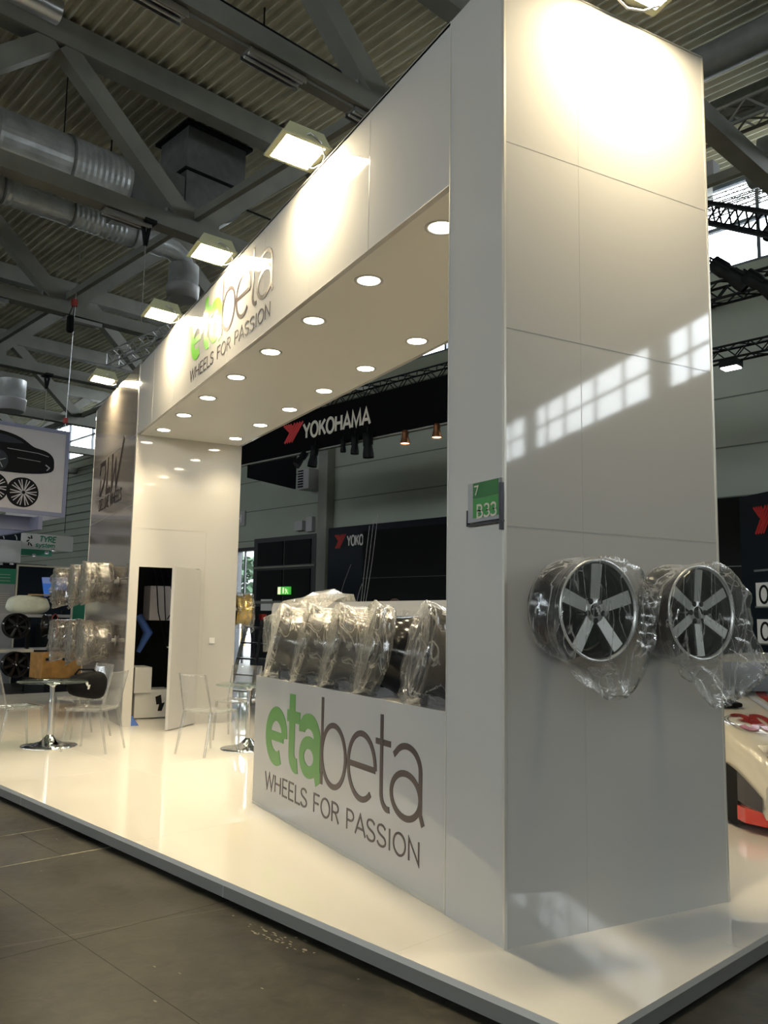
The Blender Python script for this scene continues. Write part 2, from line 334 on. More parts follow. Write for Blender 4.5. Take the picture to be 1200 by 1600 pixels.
G = {   # glyph: (advance, strokes)
 'W': (1.0, [[(.02, 1), (.24, 0), (.47, .95), (.70, 0), (.92, 1)]]), 'H': (.78, [[(.08, 0), (.08, 1)], [(.62, 0), (.62, 1)], [(.08, .52), (.62, .52)]]),
 'E': (.62, [[(.52, 1), (.08, 1), (.08, 0), (.52, 0)], [(.08, .52), (.46, .52)]]), 'L': (.56, [[(.08, 1), (.08, 0), (.50, 0)]]),
 'S': (.68, [SPATH]), 'F': (.60, [[(.52, 1), (.08, 1), (.08, 0)], [(.08, .52), (.46, .52)]]),
 'O': (.88, [arc(.42, .5, .34, .5, 0, 360, 28)]), 'R': (.70, [[(.08, 0), (.08, 1), (.30, 1)]+arc(.30, .755, .25, .245, 90, -90, 10)+[(.08, .51)], [(.32, .51), (.58, 0)]]),
 'P': (.66, [[(.08, 0), (.08, 1), (.30, 1)]+arc(.30, .74, .25, .26, 90, -90, 10)+[(.08, .48)]]), 'A': (.78, [[(.02, 0), (.36, 1), (.70, 0)], [(.13, .32), (.59, .32)]]),
 'I': (.26, [[(.1, 0), (.1, 1)]]), 'N': (.80, [[(.08, 0), (.08, 1), (.62, 0), (.62, 1)]]), ' ': (.42, []),
 'Y': (.72, [[(.02, 1), (.34, .45), (.66, 1)], [(.34, .45), (.34, 0)]]), 'K': (.70, [[(.08, 0), (.08, 1)], [(.60, 1), (.10, .42)], [(.26, .60), (.64, 0)]]),
 'M': (.96, [[(.06, 0), (.12, 1), (.44, .1), (.76, 1), (.82, 0)]]), 'D': (.78, [[(.08, 0), (.08, 1), (.28, 1)]+arc(.28, .5, .36, .5, 90, -90, 14)+[(.08, 0)]]),
 'U': (.76, [[(.08, 1), (.08, .28)]+arc(.34, .28, .26, .28, 180, 360, 12)+[(.60, 1)]]), 'X': (.70, [[(.04, 0), (.62, 1)], [(.04, 1), (.62, 0)]]),
 'T': (.64, [[(.0, 1), (.60, 1)], [(.30, 1), (.30, 0)]]), 'B': (.72, [[(.08, 0), (.08, 1), (.30, 1)]+arc(.30, .76, .22, .24, 90, -90, 8)+[(.08, .52), (.32, .52)]+arc(.32, .26, .26, .26, 90, -90, 8)+[(.08, 0)]]),
 '3': (.66, [arc(.28, .75, .23, .25, 160, -90, 12)+arc(.28, .25, .27, .25, 90, -160, 12)]), '7': (.62, [[(.04, 1), (.54, 1), (.22, 0)]]),
 '0': (.68, [arc(.32, .5, .25, .5, 0, 360, 24)]), 's': (.50, [[(x*.72, y*.68) for x, y in SPATH]]),
 'y': (.52, [[(.02, .68), (.22, .05)], [(.44, .68), (.16, -.25), (.02, -.25)]]), 't': (.36, [[(.14, .9), (.14, .1), (.22, 0), (.32, 0)], [(0, .68), (.30, .68)]]),
 'e': (.56, [[(.05, .36), (.47, .36)]+arc(.26, .34, .21, .34, 5, 315, 18)]), 'm': (.80, [[(.06, 0), (.06, .68)], [(.06, .45)]+arc(.20, .45, .14, .22, 170, 0, 8)+[(.34, 0)], [(.34, .45)]+arc(.50, .45, .16, .22, 170, 0, 8)+[(.66, 0)]])}
RIB = 0
def ribbon(mb, pts, w, depth, m):
    """flat pen stroke of width w through 2D pts with square-ish mitred joints; lies in local xz, front towards -y"""
    global RIB
    RIB = (RIB+1) % 17; depth = depth+RIB*.00006
    P = [Vector(p) for p in pts]; q = [P[0]]
    for p in P[1:]:
        if (p-q[-1]).length > 1e-5: q.append(p)
    P = q; closed = (P[0]-P[-1]).length < 1e-4
    if closed: P = P[:-1]
    n = len(P); L = []; R = []
    for i in range(n):
        a = P[i-1] if (i > 0 or closed) else None; b = P[(i+1) % n] if (i < n-1 or closed) else None
        d1 = (P[i]-a).normalized() if a is not None else (b-P[i]).normalized()
        d2 = (b-P[i]).normalized() if b is not None else d1
        n1 = Vector((-d1.y, d1.x)); n2 = Vector((-d2.y, d2.x)); mm = (n1+n2)
        if mm.length < .3: mm = n1
        mm.normalize(); k = min(1/max(.35, mm.dot(n1)), 2.2)
        L.append(P[i]+mm*w/2*k); R.append(P[i]-mm*w/2*k)
    vs = [(p.x, y, p.y) for y in (-depth, 0) for S in (L, R) for p in S]; fs = []
    K = n if closed else n-1
    for i in range(K):
        j = (i+1) % n
        fs += [(i, j, n+j, n+i), (2*n+i, 3*n+i, 3*n+j, 2*n+j), (i, 2*n+i, 2*n+j, j), (n+i, n+j, 3*n+j, 3*n+i)]
    if not closed: fs += [(0, n, 3*n, 2*n), (n-1, 3*n-1, 4*n-1, 2*n-1)]
    mb.add(vs, fs, m)
def text(mb, s, x0, z0, h, width=None, w=.1, m=ID, depth=.002, slant=0.0):
    tot = sum(G[c][0] for c in s)-.1; k = (width/tot) if width else h; x = 0
    for c in s:
        for st in G[c][1]:
            ribbon(mb, [(x0+(x+p[0]+slant*p[1])*k, z0+p[1]*h) for p in st], w, depth, m)
        x += G[c][0]
def logo(parent, x0, zb, m, green, dark, thin, k=1.0):
    """eta (heavy, green) beta (light, dark) with the line below; x0 = left edge, zb = baseline"""
    xh = .415*k; ah = .55*k
    def ell(cx, cz, rx, rz, a0, a1, n=30): return arc(x0+cx*k, zb+cz*k, rx*k, rz*k, a0, a1, n)
    def pt(x, z): return (x0+x*k, zb+z*k)
    g = MB(); w = .105*k
    ribbon(g, [pt(.055, .205), pt(.36, .205)], .07*k, .002, m)
    ribbon(g, ell(.215, .207, .165, .165, 0, 300), w, .002, m)
    ribbon(g, [pt(.515, .545), pt(.515, .13)]+ell(.60, .13, .085, .085, 180, 290, 8), w, .002, m)
    ribbon(g, [pt(.42, .385), pt(.66, .385)], .085*k, .002, m)
    ribbon(g, [pt(.70, .30)]+ell(.82, .27, .14, .115, 150, 0, 14)+[pt(.96, .07), pt(1.0, -.01)], w, .002, m)
    ribbon(g, ell(.825, .14, .125, .10, 0, 360), .085*k, .002, m)
    g.build('green_lettering', green, parent, True)
    d = MB(); w = .036*k
    ribbon(d, [pt(1.04, .57), pt(1.04, 0)], w, .002, m)
    ribbon(d, ell(1.22, .207, .178, .195, 0, 360, 40), w, .002, m)
    ribbon(d, [pt(1.445, .207), pt(1.80, .207)], w, .002, m)
    ribbon(d, ell(1.62, .207, .18, .195, 0, 312, 36), w, .002, m)
    ribbon(d, [pt(1.875, .545), pt(1.875, .10)]+ell(1.955, .10, .08, .085, 180, 285, 8), w, .002, m)
    ribbon(d, [pt(1.80, .385), pt(1.985, .385)], w, .002, m)
    ribbon(d, [pt(2.02, .335)]+ell(2.165, .28, .15, .12, 140, 0, 16)+[pt(2.315, .06), pt(2.345, .005)], w, .002, m)
    ribbon(d, ell(2.155, .13, .16, .12, 0, 360, 34), w, .002, m)
    d.build('dark_lettering', dark, parent, True)
    full = 'WHEELS FOR PASSION'; kk = 2.31*k/(sum(G[c][0] for c in full)-.1)
    for wd, st in (('WHEELS', 0), ('FOR', 7), ('PASSION', 11)):
        t = MB(); text(t, wd, x0+.01*k+kk*sum(G[c][0] for c in full[:st]), zb-.20*k, .118*k, kk*(sum(G[c][0] for c in wd)-.1), thin, m)
        t.build('slogan_word', dark, parent, True)

# ------------------------------------------------------------------ hall shell
VF, VB, UL, UR, ZT = 13.0, -28.0, -50.0, 42.0, 10.55
WIN0, WIN1, WINF = 8.58, 10.42, 7.2  # WINF: sill of the unseen front windows, lowered to add daylight
struct(MB(HALL).box(UL, UR, VB, VF+3, FLOOR_Z-.1, FLOOR_Z).build('floor', 'concrete'))
# corrugated roof deck, ribs along u
mb = MB(HALL); p = .19
ROOFLIGHTS = []
edges = [VF+.2]+[x for a, b in ROOFLIGHTS for x in (b, a)]+[VB-.2]
for v1, v0 in zip(edges[::2], edges[1::2]):
    pr = []; v = v0
    while v < v1-.1:
        pr += [(v, ZT), (v+.05, ZT+.075), (v+.12, ZT+.075), (v+.17, ZT)]; v += p
    mb.grid([[(UL, a, b) for a, b in pr], [(UR, a, b) for a, b in pr]], smooth=False)
    mb.box(UL, UR, v0, v1, ZT+.12, ZT+.2)
struct(mb.build('ceiling', 'deck'))
def strip_wall(name, v0, v1):
    w = MB(HALL)
    if name == 'wall_back':    # far wall, with the gate opening
        w.box(UL, -21.9, v0, v1, FLOOR_Z, 3.72); w.box(-20.45, UR, v0, v1, FLOOR_Z, 3.72)
        w.box(UL, UR, v0, v1, 3.72, WIN0)
    else: w.box(UL, UR, v0, v1, FLOOR_Z, WINF)
    w.box(UL, UR, v0, v1, WIN1, ZT+.1)
    for u in PIERS: w.box(max(UL, u-.5), min(UR, u+.5), v0, v1, WIN0 if name == 'wall_back' else WINF, WIN1)
    o = struct(w.build(name, 'wallp'))
    return o
PIERS = [-.64+10*k for k in range(-5, 5)]
strip_wall('wall_back', VF, VF+.2); strip_wall('wall_front', VB-.2, VB)
struct(MB(HALL).box(UL-.2, UL, VB, VF, FLOOR_Z, ZT).build('wall_left', 'wallp'))
struct(MB(HALL).box(UR, UR+.2, VB, VF, FLOOR_Z, ZT).build('wall_right', 'wallp'))
# joints, old tape lines and paint flecks of the hall floor
FZ = FLOOR_Z
struct(MB(HALL).box(-3.135, -3.122, -3.5, cv_+.3, FZ, FZ+.0008).box(-3.886, -3.878, -3.0, cv_+.3, FZ, FZ+.0008).build('trim_3', 'tape'))
struct(MB(HALL).box(-3.85, -3.15, -.712, -.704, FZ, FZ+.0009).box(-1.679, -1.675, -3.4, cv_+.3, FZ, FZ+.0007).box(-9, 6, -1.261, -1.2575, FZ, FZ+.0006).build('trim_4', 'black'))
rf = random.Random(12); fk = MB(HALL)
for i in range(60):
    u, v = (rf.gauss(-1.05, .16), rf.gauss(-.50, .035)) if i < 38 else (rf.uniform(-4, 1), rf.uniform(-1.6, -.5))
    w_, h_ = rf.uniform(.004, .022), rf.uniform(.002, .009); q = [(u+w_*math.cos(a)*rf.uniform(.6, 1.2), v+h_*math.sin(a)*rf.uniform(.6, 1.2), FZ+.0011) for a in [k*PI/3 for k in range(6)]]
    fk.add(q, [tuple(range(6))])
o = fk.build('paint_flecks', 'tape'); o['kind'] = 'stuff'; o['label'] = 'pale flecks of old paint and tape on the dark hall floor'; o['category'] = 'paint flecks'
# horizontal joints of the wall cladding
tr = MB(HALL)
for k in range(8): tr.box(UL, UR, VF-.008, VF, .9+k*1.0+.02, .9+k*1.0+.045) if k > 2 else (tr.box(UL, -21.95, VF-.008, VF, .9+k, .925+k), tr.box(-20.4, UR, VF-.008, VF, .9+k, .925+k))
struct(tr.build('trim_1', 'wallseam'))
# lower corrugated band of the cladding far left
tr = MB(HALL)
z = 4.2
while z < 8.4: tr.box(UL, -22.5, VF-.035, VF, z, z+.03); z += .35
struct(tr.build('trim_2', 'wallseam'))
# window bands
def window_band(n, v, sgn, w0):
    k = n
    for pu in PIERS[:-1]:
        a, b = pu+.5, pu+9.5
        fr = MB(HALL); y0, y1 = sorted((v+sgn*.04, v+sgn*.14))
        fr.box(a, b, y0, y1, w0, w0+.07); fr.box(a, b, y0, y1, WIN1-.07, WIN1); fr.box(a, b, y0, y1, 9.47, 9.54)
        for x in (a, a+1.65, a+3.65, a+6.15, a+7.8, b-.07): fr.box(x, x+.07, y0, y1, w0, WIN1)
        o = struct(fr.build('window_%d' % k, 'frame'))
        ym = v+sgn*.1
        c = MB(HALL).box(a, b, ym-.006, ym+.006, w0, WIN1).build('window_pane', 'winglass', o)
        c.matrix_parent_inverse = T(*(-o.location)); k += 1
    return k
k = window_band(1, VF, 1, WIN0); k = window_band(k, VB, -1, WINF)
portal(W((UL+UR)/2, VF+.25, (WIN0+WIN1)/2), RZ(A) @ RX(-PI/2), UR-UL, WIN1-WIN0+.3)
portal(W((UL+UR)/2, VB-.25, (WINF+WIN1)/2), RZ(A) @ RX(PI/2), UR-UL, WIN1-WINF+.3)
for a, b in ROOFLIGHTS:
    fr = MB(HALL)
    for i in range(24): fr.box(UL+i*4, UL+i*4+.08, a, b, ZT+.05, ZT+.12)
    fr.box(UL, UR, a, a+.08, ZT+.05, ZT+.12); fr.box(UL, UR, b-.08, b, ZT+.05, ZT+.12)
    o = struct(fr.build('window_%d' % k, 'frame')); k += 1
    c = MB(HALL).box(UL, UR, a, b, ZT+.14, ZT+.15).build('window_pane', 'winglass', o); c.matrix_parent_inverse = T(*(-o.location))
    portal(W((UL+UR)/2, (a+b)/2, ZT+.3), RZ(A), UR-UL, b-a)
portal(W(-21.2, VF+.25, 1.8), RZ(A) @ RX(-PI/2), 1.6, 3.9)

# gate in the far wall
g = struct(MB(HALL).box(-21.9, -21.78, VF-.06, VF+.2, FLOOR_Z, 3.72).box(-20.57, -20.45, VF-.06, VF+.2, FLOOR_Z, 3.72).box(-21.9, -20.45, VF-.06, VF+.2, 3.6, 3.72).box(-21.42, -21.36, VF+.04, VF+.1, FLOOR_Z, 3.6).build('door_1', 'darkframe'))
o = MB(HALL).box(-21.78, -20.57, VF+.06, VF+.075, FLOOR_Z, 3.6).build('window_pane', 'winglass', g); o.matrix_parent_inverse = T(*(-g.location))
g = MB(HALL); g.box(-20.45, -17.2, VF-.25, VF-.02, FLOOR_Z, 3.95)
gate = thing('gate_surround', 'dark folding hall gate with framed panels right of the bright glass door', 'gate', W(-18.9, VF-.15, FLOOR_Z), A)
g.build('frame', 'darkframe', gate, True)
for z0, z1 in ((.1, 1.75), (1.95, 2.9), (3.05, 3.8)): MB(HALL).box(-20.2, -18.85, VF-.28, VF-.24, z0, z1).box(-18.75, -17.45, VF-.28, VF-.24, z0, z1).build('panel', 'black', gate, True)
MB(HALL).box(-20.4, -17.2, VF-.32, VF-.25, 1.84, 1.92).box(-20.4, -17.2, VF-.32, VF-.25, 2.96, 3.02).build('rail', 'steel', gate, True)
# exit sign
ex = thing('exit_sign', 'small lit green emergency exit sign on the dark gate', 'sign', W(-18.58, VF-.4, 2.13), A)
b = MB(HALL); b.box(-18.88, -18.28, VF-.4, VF-.33, 2.12, 2.36); b.build('housing', 'exit', ex, True)
b = MB(HALL); b.box(-18.87, -18.73, VF-.405, VF-.398, 2.13, 2.35); b.box(-18.62, -18.56, VF-.405, VF-.398, 2.15, 2.33)
b.bar((-18.46, VF-.402, 2.3), (-18.42, VF-.402, 2.22), .06, .01); b.bar((-18.42, VF-.402, 2.22), (-18.48, VF-.402, 2.14), .03, .01); b.bar((-18.42, VF-.402, 2.22), (-18.34, VF-.402, 2.15), .03, .01); b.bar((-18.5, VF-.402, 2.25), (-18.36, VF-.402, 2.25), .025, .01)
b.build('pictogram', 'exitw', ex, True)
tag(MB(HALL).box(-19.9, -19.3, VF-.3, VF-.285, 1.62, 1.98).build('paper_notice', 'white'), 'pale paper notice on the dark gate below the exit sign', 'notice')
# wall column, heater box, letter board
tag(MB(HALL).box(-17.15, -16.72, VF-.3, VF-.005, FLOOR_Z, 8.4).build('wall_column', 'steel', mods=bevel(.02)), 'grey steel column against the far wall beside the dark gate', 'column')
ht = thing('air_heater', 'grey louvred air heater box on the far wall under the banner', 'heater', W(-17.6, VF-.5, 5.3), A)
MB(HALL).box(-17.72, -17.2, VF-.62, VF-.02, 5.28, 5.9).build('casing', 'grey', ht, True)
b = MB(HALL)
for i in range(7): b.box(-17.70, -17.47, VF-.65, VF-.62, 5.34+i*.08, 5.38+i*.08)
b.build('louvre', 'black', ht, True)
lb = thing('letter_board', 'small grey wall board with the letter H beside the stand wall', 'sign', W(-21.6, VF-.05, 4.5), A)
MB(HALL).box(-21.95, -21.35, VF-.06, VF-.01, 4.48, 4.98).build('board', 'grey', lb, True)
b = MB(HALL); text(b, 'H', -21.8, 4.6, .26, .26, .05, T(0, VF-.062, 0), .004); b.build('lettering', 'white', lb, True)
tag(MB(HALL).box(-18.4, -18.0, VF-.2, VF-.01, 4.1, 4.4).box(-17.9, -17.6, VF-.14, VF-.01, 4.05, 4.5).build('wall_box', 'grey'), 'small grey electrical boxes on the wall above the dark gate', 'electrical box')

# outside: neighbouring building and trees seen through the gate glass
ob = thing('office_building', 'pale building with big windows seen outside through the gate glass', 'building', W(-36, 33, 0), A)
b = MB(HALL); b.box(-60, -10, 33, 40, FLOOR_Z, 9); b.build('wall', 'white', ob, True)
for i in range(10):
    for z0 in (1.2, 4.6): MB(HALL).box(-58+i*4.2, -55.2+i*4.2, 32.93, 33.02, z0, z0+2.2).build('window', 'foliage' if i % 2 else 'frame', ob, True)
MB(HALL).box(-60, -10, 31, 33, 3.7, 3.9).build('canopy', 'grey', ob, True)
def tree(u, v, h, lab):
    t = thing('tree', lab, 'tree', W(u, v, FLOOR_Z), A)
    MB().tube([(0, 0, 0), (.05, 0, h*.6)], [.16, .08], 8).build('trunk', 'cardboard', t)
    c = MB(); rnd = random.Random(int(u*10))
    for i in range(420):
        d = Vector((rnd.gauss(0, 1), rnd.gauss(0, 1), rnd.gauss(0, 1))).normalized()*rnd.uniform(.6, 1); p = Vector((d.x*h*.3, d.y*h*.3, h*.68+d.z*h*.33))
        a, b2 = Vector((rnd.gauss(0, 1), rnd.gauss(0, 1), rnd.gauss(0, 1))).normalized()*.22, Vector((rnd.gauss(0, 1), rnd.gauss(0, 1), rnd.gauss(0, 1))).normalized()*.22
        c.add([p-a, p+b2, p+a, p-b2], [(0, 1, 2, 3)])
    c.build('crown', 'foliage', t)
tree(-34.5, 22, 4.6, 'leafy green tree outside the gate, left one'); tree(-31.2, 26, 5.2, 'leafy green tree outside the gate, right one')
tag(MB(HALL).box(-60, 10, VF+.25, 60, FLOOR_Z-.12, FLOOR_Z-.02).build('forecourt', 'grey'), 'pale paved forecourt outside the glass door', 'pavement')

# ------------------------------------------------------------------ roof structure
def roof_truss(u, first=False):
    t = thing('roof_truss', TR_LAB[round(u)], 'roof truss', W(u, (VF+VB)/2, 7.8), A, 'roof trusses across the hall')
    MB(HALL).box(u-.14, u+.14, VB+.05, VF-.05, 7.80, 8.06).build('bottom_chord', 'steel', t, True)
    MB(HALL).box(u-.16, u+.16, VB+.05, VF-.05, 10.08, 10.5).build('top_chord', 'steel', t, True)
    k = -12
    while 1.32+4.94*k < VF+3:
        vt, vb, vb2 = 1.32+4.94*k, 3.79+4.94*k, 1.32+4.94*k-2.47
        for a, b in ((vt, vb), (vt, vb2)):
            if VB < min(a, b) and max(a, b) < VF:
                MB(HALL).bar((u, a+(.1 if b > a else -.1), 10.1), (u, b, 7.95), .26, .3).build('diagonal', 'steel', t, True)
        if VB+.5 < vb < VF-.5: MB(HALL).box(u-.05, u+.05, vb-.5, vb+.5, 7.95, 8.35).build('gusset', 'steel', t, True)
        k += 1
TR_LAB = {-5: 'grey roof truss carrying the tube lights, just above the pale stand', -10: 'grey roof truss passing in front of the big silver duct', -15: 'grey roof truss behind the big silver duct', -20: 'grey roof truss, the fourth back from the stand',
          -25: 'grey roof truss farthest left that reaches the bright window', -30: 'grey roof truss deep in the hall at far left', -35: 'grey roof truss at the far end of the hall', 0: 'grey roof truss high above the end of the stand'}
for u in (-4.96, -9.7, -14.9, -19.8, -25.2, -30.2, -35.2): roof_truss(u)
# purlins: slim rails along u between the trusses
def purlin(v, z, lab): tag(MB(HALL).box(UL+.1, UR-.1, v-.05, v+.05, z, z+.14).build('purlin', 'steel'), lab, 'roof rail', 'roof purlins')
for i, v in enumerate((3.79, 8.73)): purlin(v, 8.1, ['long grey roof rail crossing above the silver duct', 'long grey roof rail nearer the far wall'][i])
# sprinkler pipes, along v
for i, u in enumerate((-7.2, -7.9, -12.2)):
    t = thing('sprinkler_pipe', ['thin dark pipe under the corrugated roof beside the tube lights', 'thin dark pipe with hangers between the first trusses', 'thin dark pipe above the big silver duct'][i], 'pipe', W(u, -5, 10.2), A, 'thin pipes under the roof')
    MB(HALL).tube([(u, -20, 10.2), (u, VF-.3, 10.2)], .022, 8).build('pipe', 'black', t, True)
    for k in range(10): MB(HALL).bar((u, -11+k*2.4, 10.2), (u, -11+k*2.4, 10.5), .02).build('hanger', 'black', t, True)
# tube light fixtures under the first truss (unlit)
fx = None
spots = [(-4.96, -1.1+1.57*i) for i in range(7)]+[(-14.9, 2.2), (-14.9, 4.2), (-9.7, 2.6), (-9.7, 4.3)]
for i, (u, v) in enumerate(spots):
    if fx is None:
        fx = thing('tube_light', '', 'tube light', (0, 0, 0), 0, 'unlit tube lights under the roof trusses')
        MB().box(-.10, .10, -.40, .40, .05, .08).box(-.10, -.09, -.4, .4, 0, .06).box(.09, .10, -.4, .4, 0, .06).build('reflector', 'alu', fx)
        for s in (-.045, .045): MB().tube([(s, -.38, .025), (s, .38, .025)], .018, 8).build('tube', 'tube', fx)
        o = fx
    else: o = copy_tree(fx)
    o['label'] = ('unlit twin tube light fixed under the first grey roof truss' if i < 7 else ('unlit twin tube light under the truss behind the silver duct' if i < 9 else 'unlit twin tube light under the truss in front of the silver duct'))
    o['group'] = ['tube lights under the first truss', 'tube lights behind the duct', 'tube lights before the duct'][0 if i < 7 else 1 if i < 9 else 2]
    place(o, W(u, v, 7.70), A)
tag(MB(HALL).box(-5.02, -4.90, -6, 9, 7.76, 7.80).build('light_channel', 'steel'), 'grey cable channel the tube lights hang from under the first truss', 'cable channel')
# big spiral duct
def spiral_duct(u, v0, v1, z, r, name, lab, ring=.06):
    t = thing(name, lab, 'duct', W(u, v0, z-r), A)
    L = v1-v0; b = MB(HALL); prof = []; n = int(L/.05)
    for i in range(n+1):
        y = v0+L*i/n; sect = int((y-v0)/1.1) % 2
        prof.append((r+(0.010 if (i % 2 and sect == 0) else 0), y))
    b.lathe([(a, y) for a, y in prof], 40, T(u, 0, z) @ RX(-PI/2), smooth=False); b.disc(r, v0, 40, T(u, 0, z) @ RX(-PI/2)); b.disc(r, v1, 40, T(u, 0, z) @ RX(-PI/2))
    b.build('spiral_pipe', 'duct', t, True)
    y = v0+.6
    while y < v1:
        MB(HALL).lathe([(r+.012, y), (r+.022, y), (r+.022, y+.05), (r+.012, y+.05)], 40, T(u, 0, z) @ RX(-PI/2)).build('band', 'ductdark', t, True)
        MB(HALL).bar((u, y, z+r), (u, y, ZT), .015).build('hanger', 'black', t, True)
        y += 1.3
    return t
d = spiral_duct(-10.95, -9.0, 3.05, 8.93, .50, 'spiral_duct', 'large silver spiral ventilation duct at upper left')
b = MB(HALL); b.add([(-10.95+.5*x, 3.05, 8.93+.5*z) for x, z in ((-1, -1), (1, -1), (1, 1), (-1, 1))]+[(-10.95+x, 4.0, 8.93+z) for x, z in ((-.55, -.3), (.55, -.3), (.55, .35), (-.55, .35))], [(0, 1, 5, 4), (1, 2, 6, 5), (2, 3, 7, 6), (3, 0, 4, 7), (0, 3, 2, 1), (4, 5, 6, 7)])
b.build('transition', 'ductdark', d, True)
bd = thing('rectangular_duct', 'dark square sheet metal duct elbow coming down from the roof', 'duct', W(-11, 4.7, 8.7), A)
prf = [(4.05, 10.5), (4.05, 9.0)]+[(5.3-1.0*math.cos(a)*1.0-.25, 9.55-math.sin(a)*.85) for a in []]
sil = [(4.08, 10.5), (4.08, 9.55), (4.08, 8.75)]+[(4.75+.58*math.sin(t_), 9.35-.62*math.cos(t_)) for t_ in [i*PI/20 for i in range(0, 11)]]+[(5.33, 10.5)]
b = MB(HALL @ T(-11.5, 0, 0) @ Matrix(((0, 0, 1, 0), (1, 0, 0, 0), (0, 1, 0, 0), (0, 0, 0, 1)))); b.prism(sil, 0, 1.0); b.build('casing', 'ductdark', bd, True)
MB(HALL).box(-11.6, -10.4, 4.0, 5.42, 10.36, 10.42).build('flange', 'black', bd, True)
MB(HALL).box(-11.53, -10.47, 4.04, 5.37, 9.5, 9.55).build('seam_band', 'black', bd, True)
d2 = spiral_duct(-13.0, -8.0, 5.0, 9.15, .24, 'spiral_duct', 'slimmer silver spiral duct running below the large one')
b = MB(HALL); b.tube([(-13, 5.0, 9.15), (-13, 5.25, 9.12), (-13, 5.45, 9.0), (-13, 5.52, 8.85)], .22, 18); b.build('elbow', 'duct', d2, True)
vd = thing('ventilation_outlet', 'round silver air outlet hanging at the end of the slim duct', 'air outlet', W(-13, 5.52, 8.1), A)
MB().lathe([(.32, .75), (.32, .32), (.35, .30), (.35, .28)], 28).disc(.32, .75, 28).build('upper_drum', 'duct', vd)
MB().lathe([(.35, .28), (.33, .02), (.30, 0)], 28).disc(.3, 0, 28).build('diffuser', 'grey', vd)
vd2 = copy_tree(vd); place(vd2, W(-17.9, 3.85, 6.2), A); relabel(vd2, 'round pale air outlet at far left above the hanging car banner')
# short silver cylinder at the very top left
tag(MB(HALL).tube([(-8.7, -.6, 9.9), (-8.7, .95, 9.9)], .17, 20).build('roof_lamp_tube', 'alu'), 'short pale metal cylinder at the top left of the roof', 'pipe')
# big dark fabric duct pipes at upper right
for i, (v, z) in enumerate(((8.2, 9.75), (9.6, 9.75), (11.2, 9.75), (10.4, 8.95))):
    tag(MB(HALL).tube([(-3.3+i*.1, v, z), (3.5, v, z)], .24, 18).build('round_duct', 'ductdark'), ['dark round duct at upper right, nearest the stand', 'dark round duct at upper right, second back', 'dark round duct at upper right, close to the window', 'lower dark round duct at upper right with open end'][i], 'duct', 'dark round ducts under the roof at upper right')
tag(MB(HALL).box(-2.2, -1.95, 5.2, VF-.05, 7.8, 8.06).build('steel_beam', 'steel'), 'grey beam running to the far wall at upper right', 'beam')

# ------------------------------------------------------------------ lattice trusses (exhibition rigging)
def lattice(p, q, s, mt, lab, group=None, r=.02, name='lattice_truss'):
    p, q = W(*p), W(*q); d = (q-p); L = d.length; d.normalize()
    up = Vector((0, 0, 1)); r_ = d.cross(up).normalized(); u_ = r_.cross(d)
    t = thing(name, lab, 'truss', p, 0, group)
    off = [(-.5, -.5), (.5, -.5), (.5, .5), (-.5, .5)]
    P = lambda k, x: p+d*x+r_*off[k][0]*s+u_*off[k][1]*s
    for k in range(4): MB().tube([P(k, 0), P(k, L)], r, 6).build('chord', mt, t, True)
    b = MB(); n = max(2, int(L/s)); 
    for i in range(n):
        x0, x1 = L*i/n, L*(i+1)/n
        for k in range(4):
            k2 = (k+1) % 4
            b.tube([P(k, x0), P(k2, x1)] if i % 2 else [P(k2, x0), P(k, x1)], r*.55, 5, cap=False)
    for k in range(4): b.tube([P(k, 0), P((k+1) % 4, 0)], r*.55, 5); b.tube([P(k, L), P((k+1) % 4, L)], r*.55, 5)
    b.build('bracing', mt, t, True)
    return t
lattice((-15.2, 8.35, 6.12), (-6.0, 8.35, 6.12), .26, 'black', 'black lattice truss running along the top of the long black banner')
lattice((-14.4, 4.7, 6.9), (-9.6, 4.7, 6.9), .28, 'alu', 'silver lattice truss hanging between roof and stand at left', r=.018)
lattice((-3.7, 9, 5.50), (3, 9, 5.50), .2, 'black', 'black lattice truss holding the small white lamp at right')
lattice((-2.2, 6.9, 5.62), (4, 6.9, 5.62), .22, 'black', 'black lattice truss crossing below the bright window at right')
lattice((-1.7, 5.6, 6.15), (.9, 3.6, 4.2), .2, 'black', 'sloping black lattice truss in front of the bright window at right')
for i, (v, z) in enumerate(((11.5, 9.3), (11.2, 8.95))):
    lattice((-6, v, z), (4, v, z), .16, 'steel', ['grey lattice truss crossing the upper window pane at right', 'grey lattice truss crossing the middle window pane at right'][i], r=.013)
lattice((-3.2, 8.0, 8.55), (6, 8.0, 8.55), .3, 'steel', 'pale lattice truss high at right under the dark ducts', r=.03)

# ------------------------------------------------------------------ hall spotlights
sp = None
def spotlight(loc, tilt, rz, lab, k=1.0, group=None, lit=None):
    global sp
    if sp is None:
        sp = thing('stage_spotlight', lab, 'spotlight', (0, 0, 0))
        MB().lathe([(.0, -.18), (.07, -.18), (.075, -.05), (.06, -.02), (.085, .12), (.085, .19)], 16, smooth=True).build('body', 'black', sp)
        MB().disc(.08, .17, 16).build('lens', 'greyrim', sp)
        MB().tube([(-.1, 0, 0), (-.1, 0, -.2), (.1, 0, -.2), (.1, 0, 0)], .01, 6).tube([(0, 0, -.2), (0, 0, -.3)], .012, 6).build('yoke', 'black', sp)
        o = sp
    else: o = copy_tree(sp)
    o['label'] = lab
    if group: o['group'] = group
    o.matrix_world = T(*loc) @ RZ(rz) @ RX(tilt) @ Matrix.Scale(k, 4)
    return o
spotlight(W(-11.82, 7.9, 4.86), PI*.78, A, 'black spotlight tilted right under the black banner, leftmost of five', 1.1)
spotlight(W(-11.38, 7.9, 4.86), PI*.95, A, 'black spotlight hanging straight beside the tilted one', 1.2)
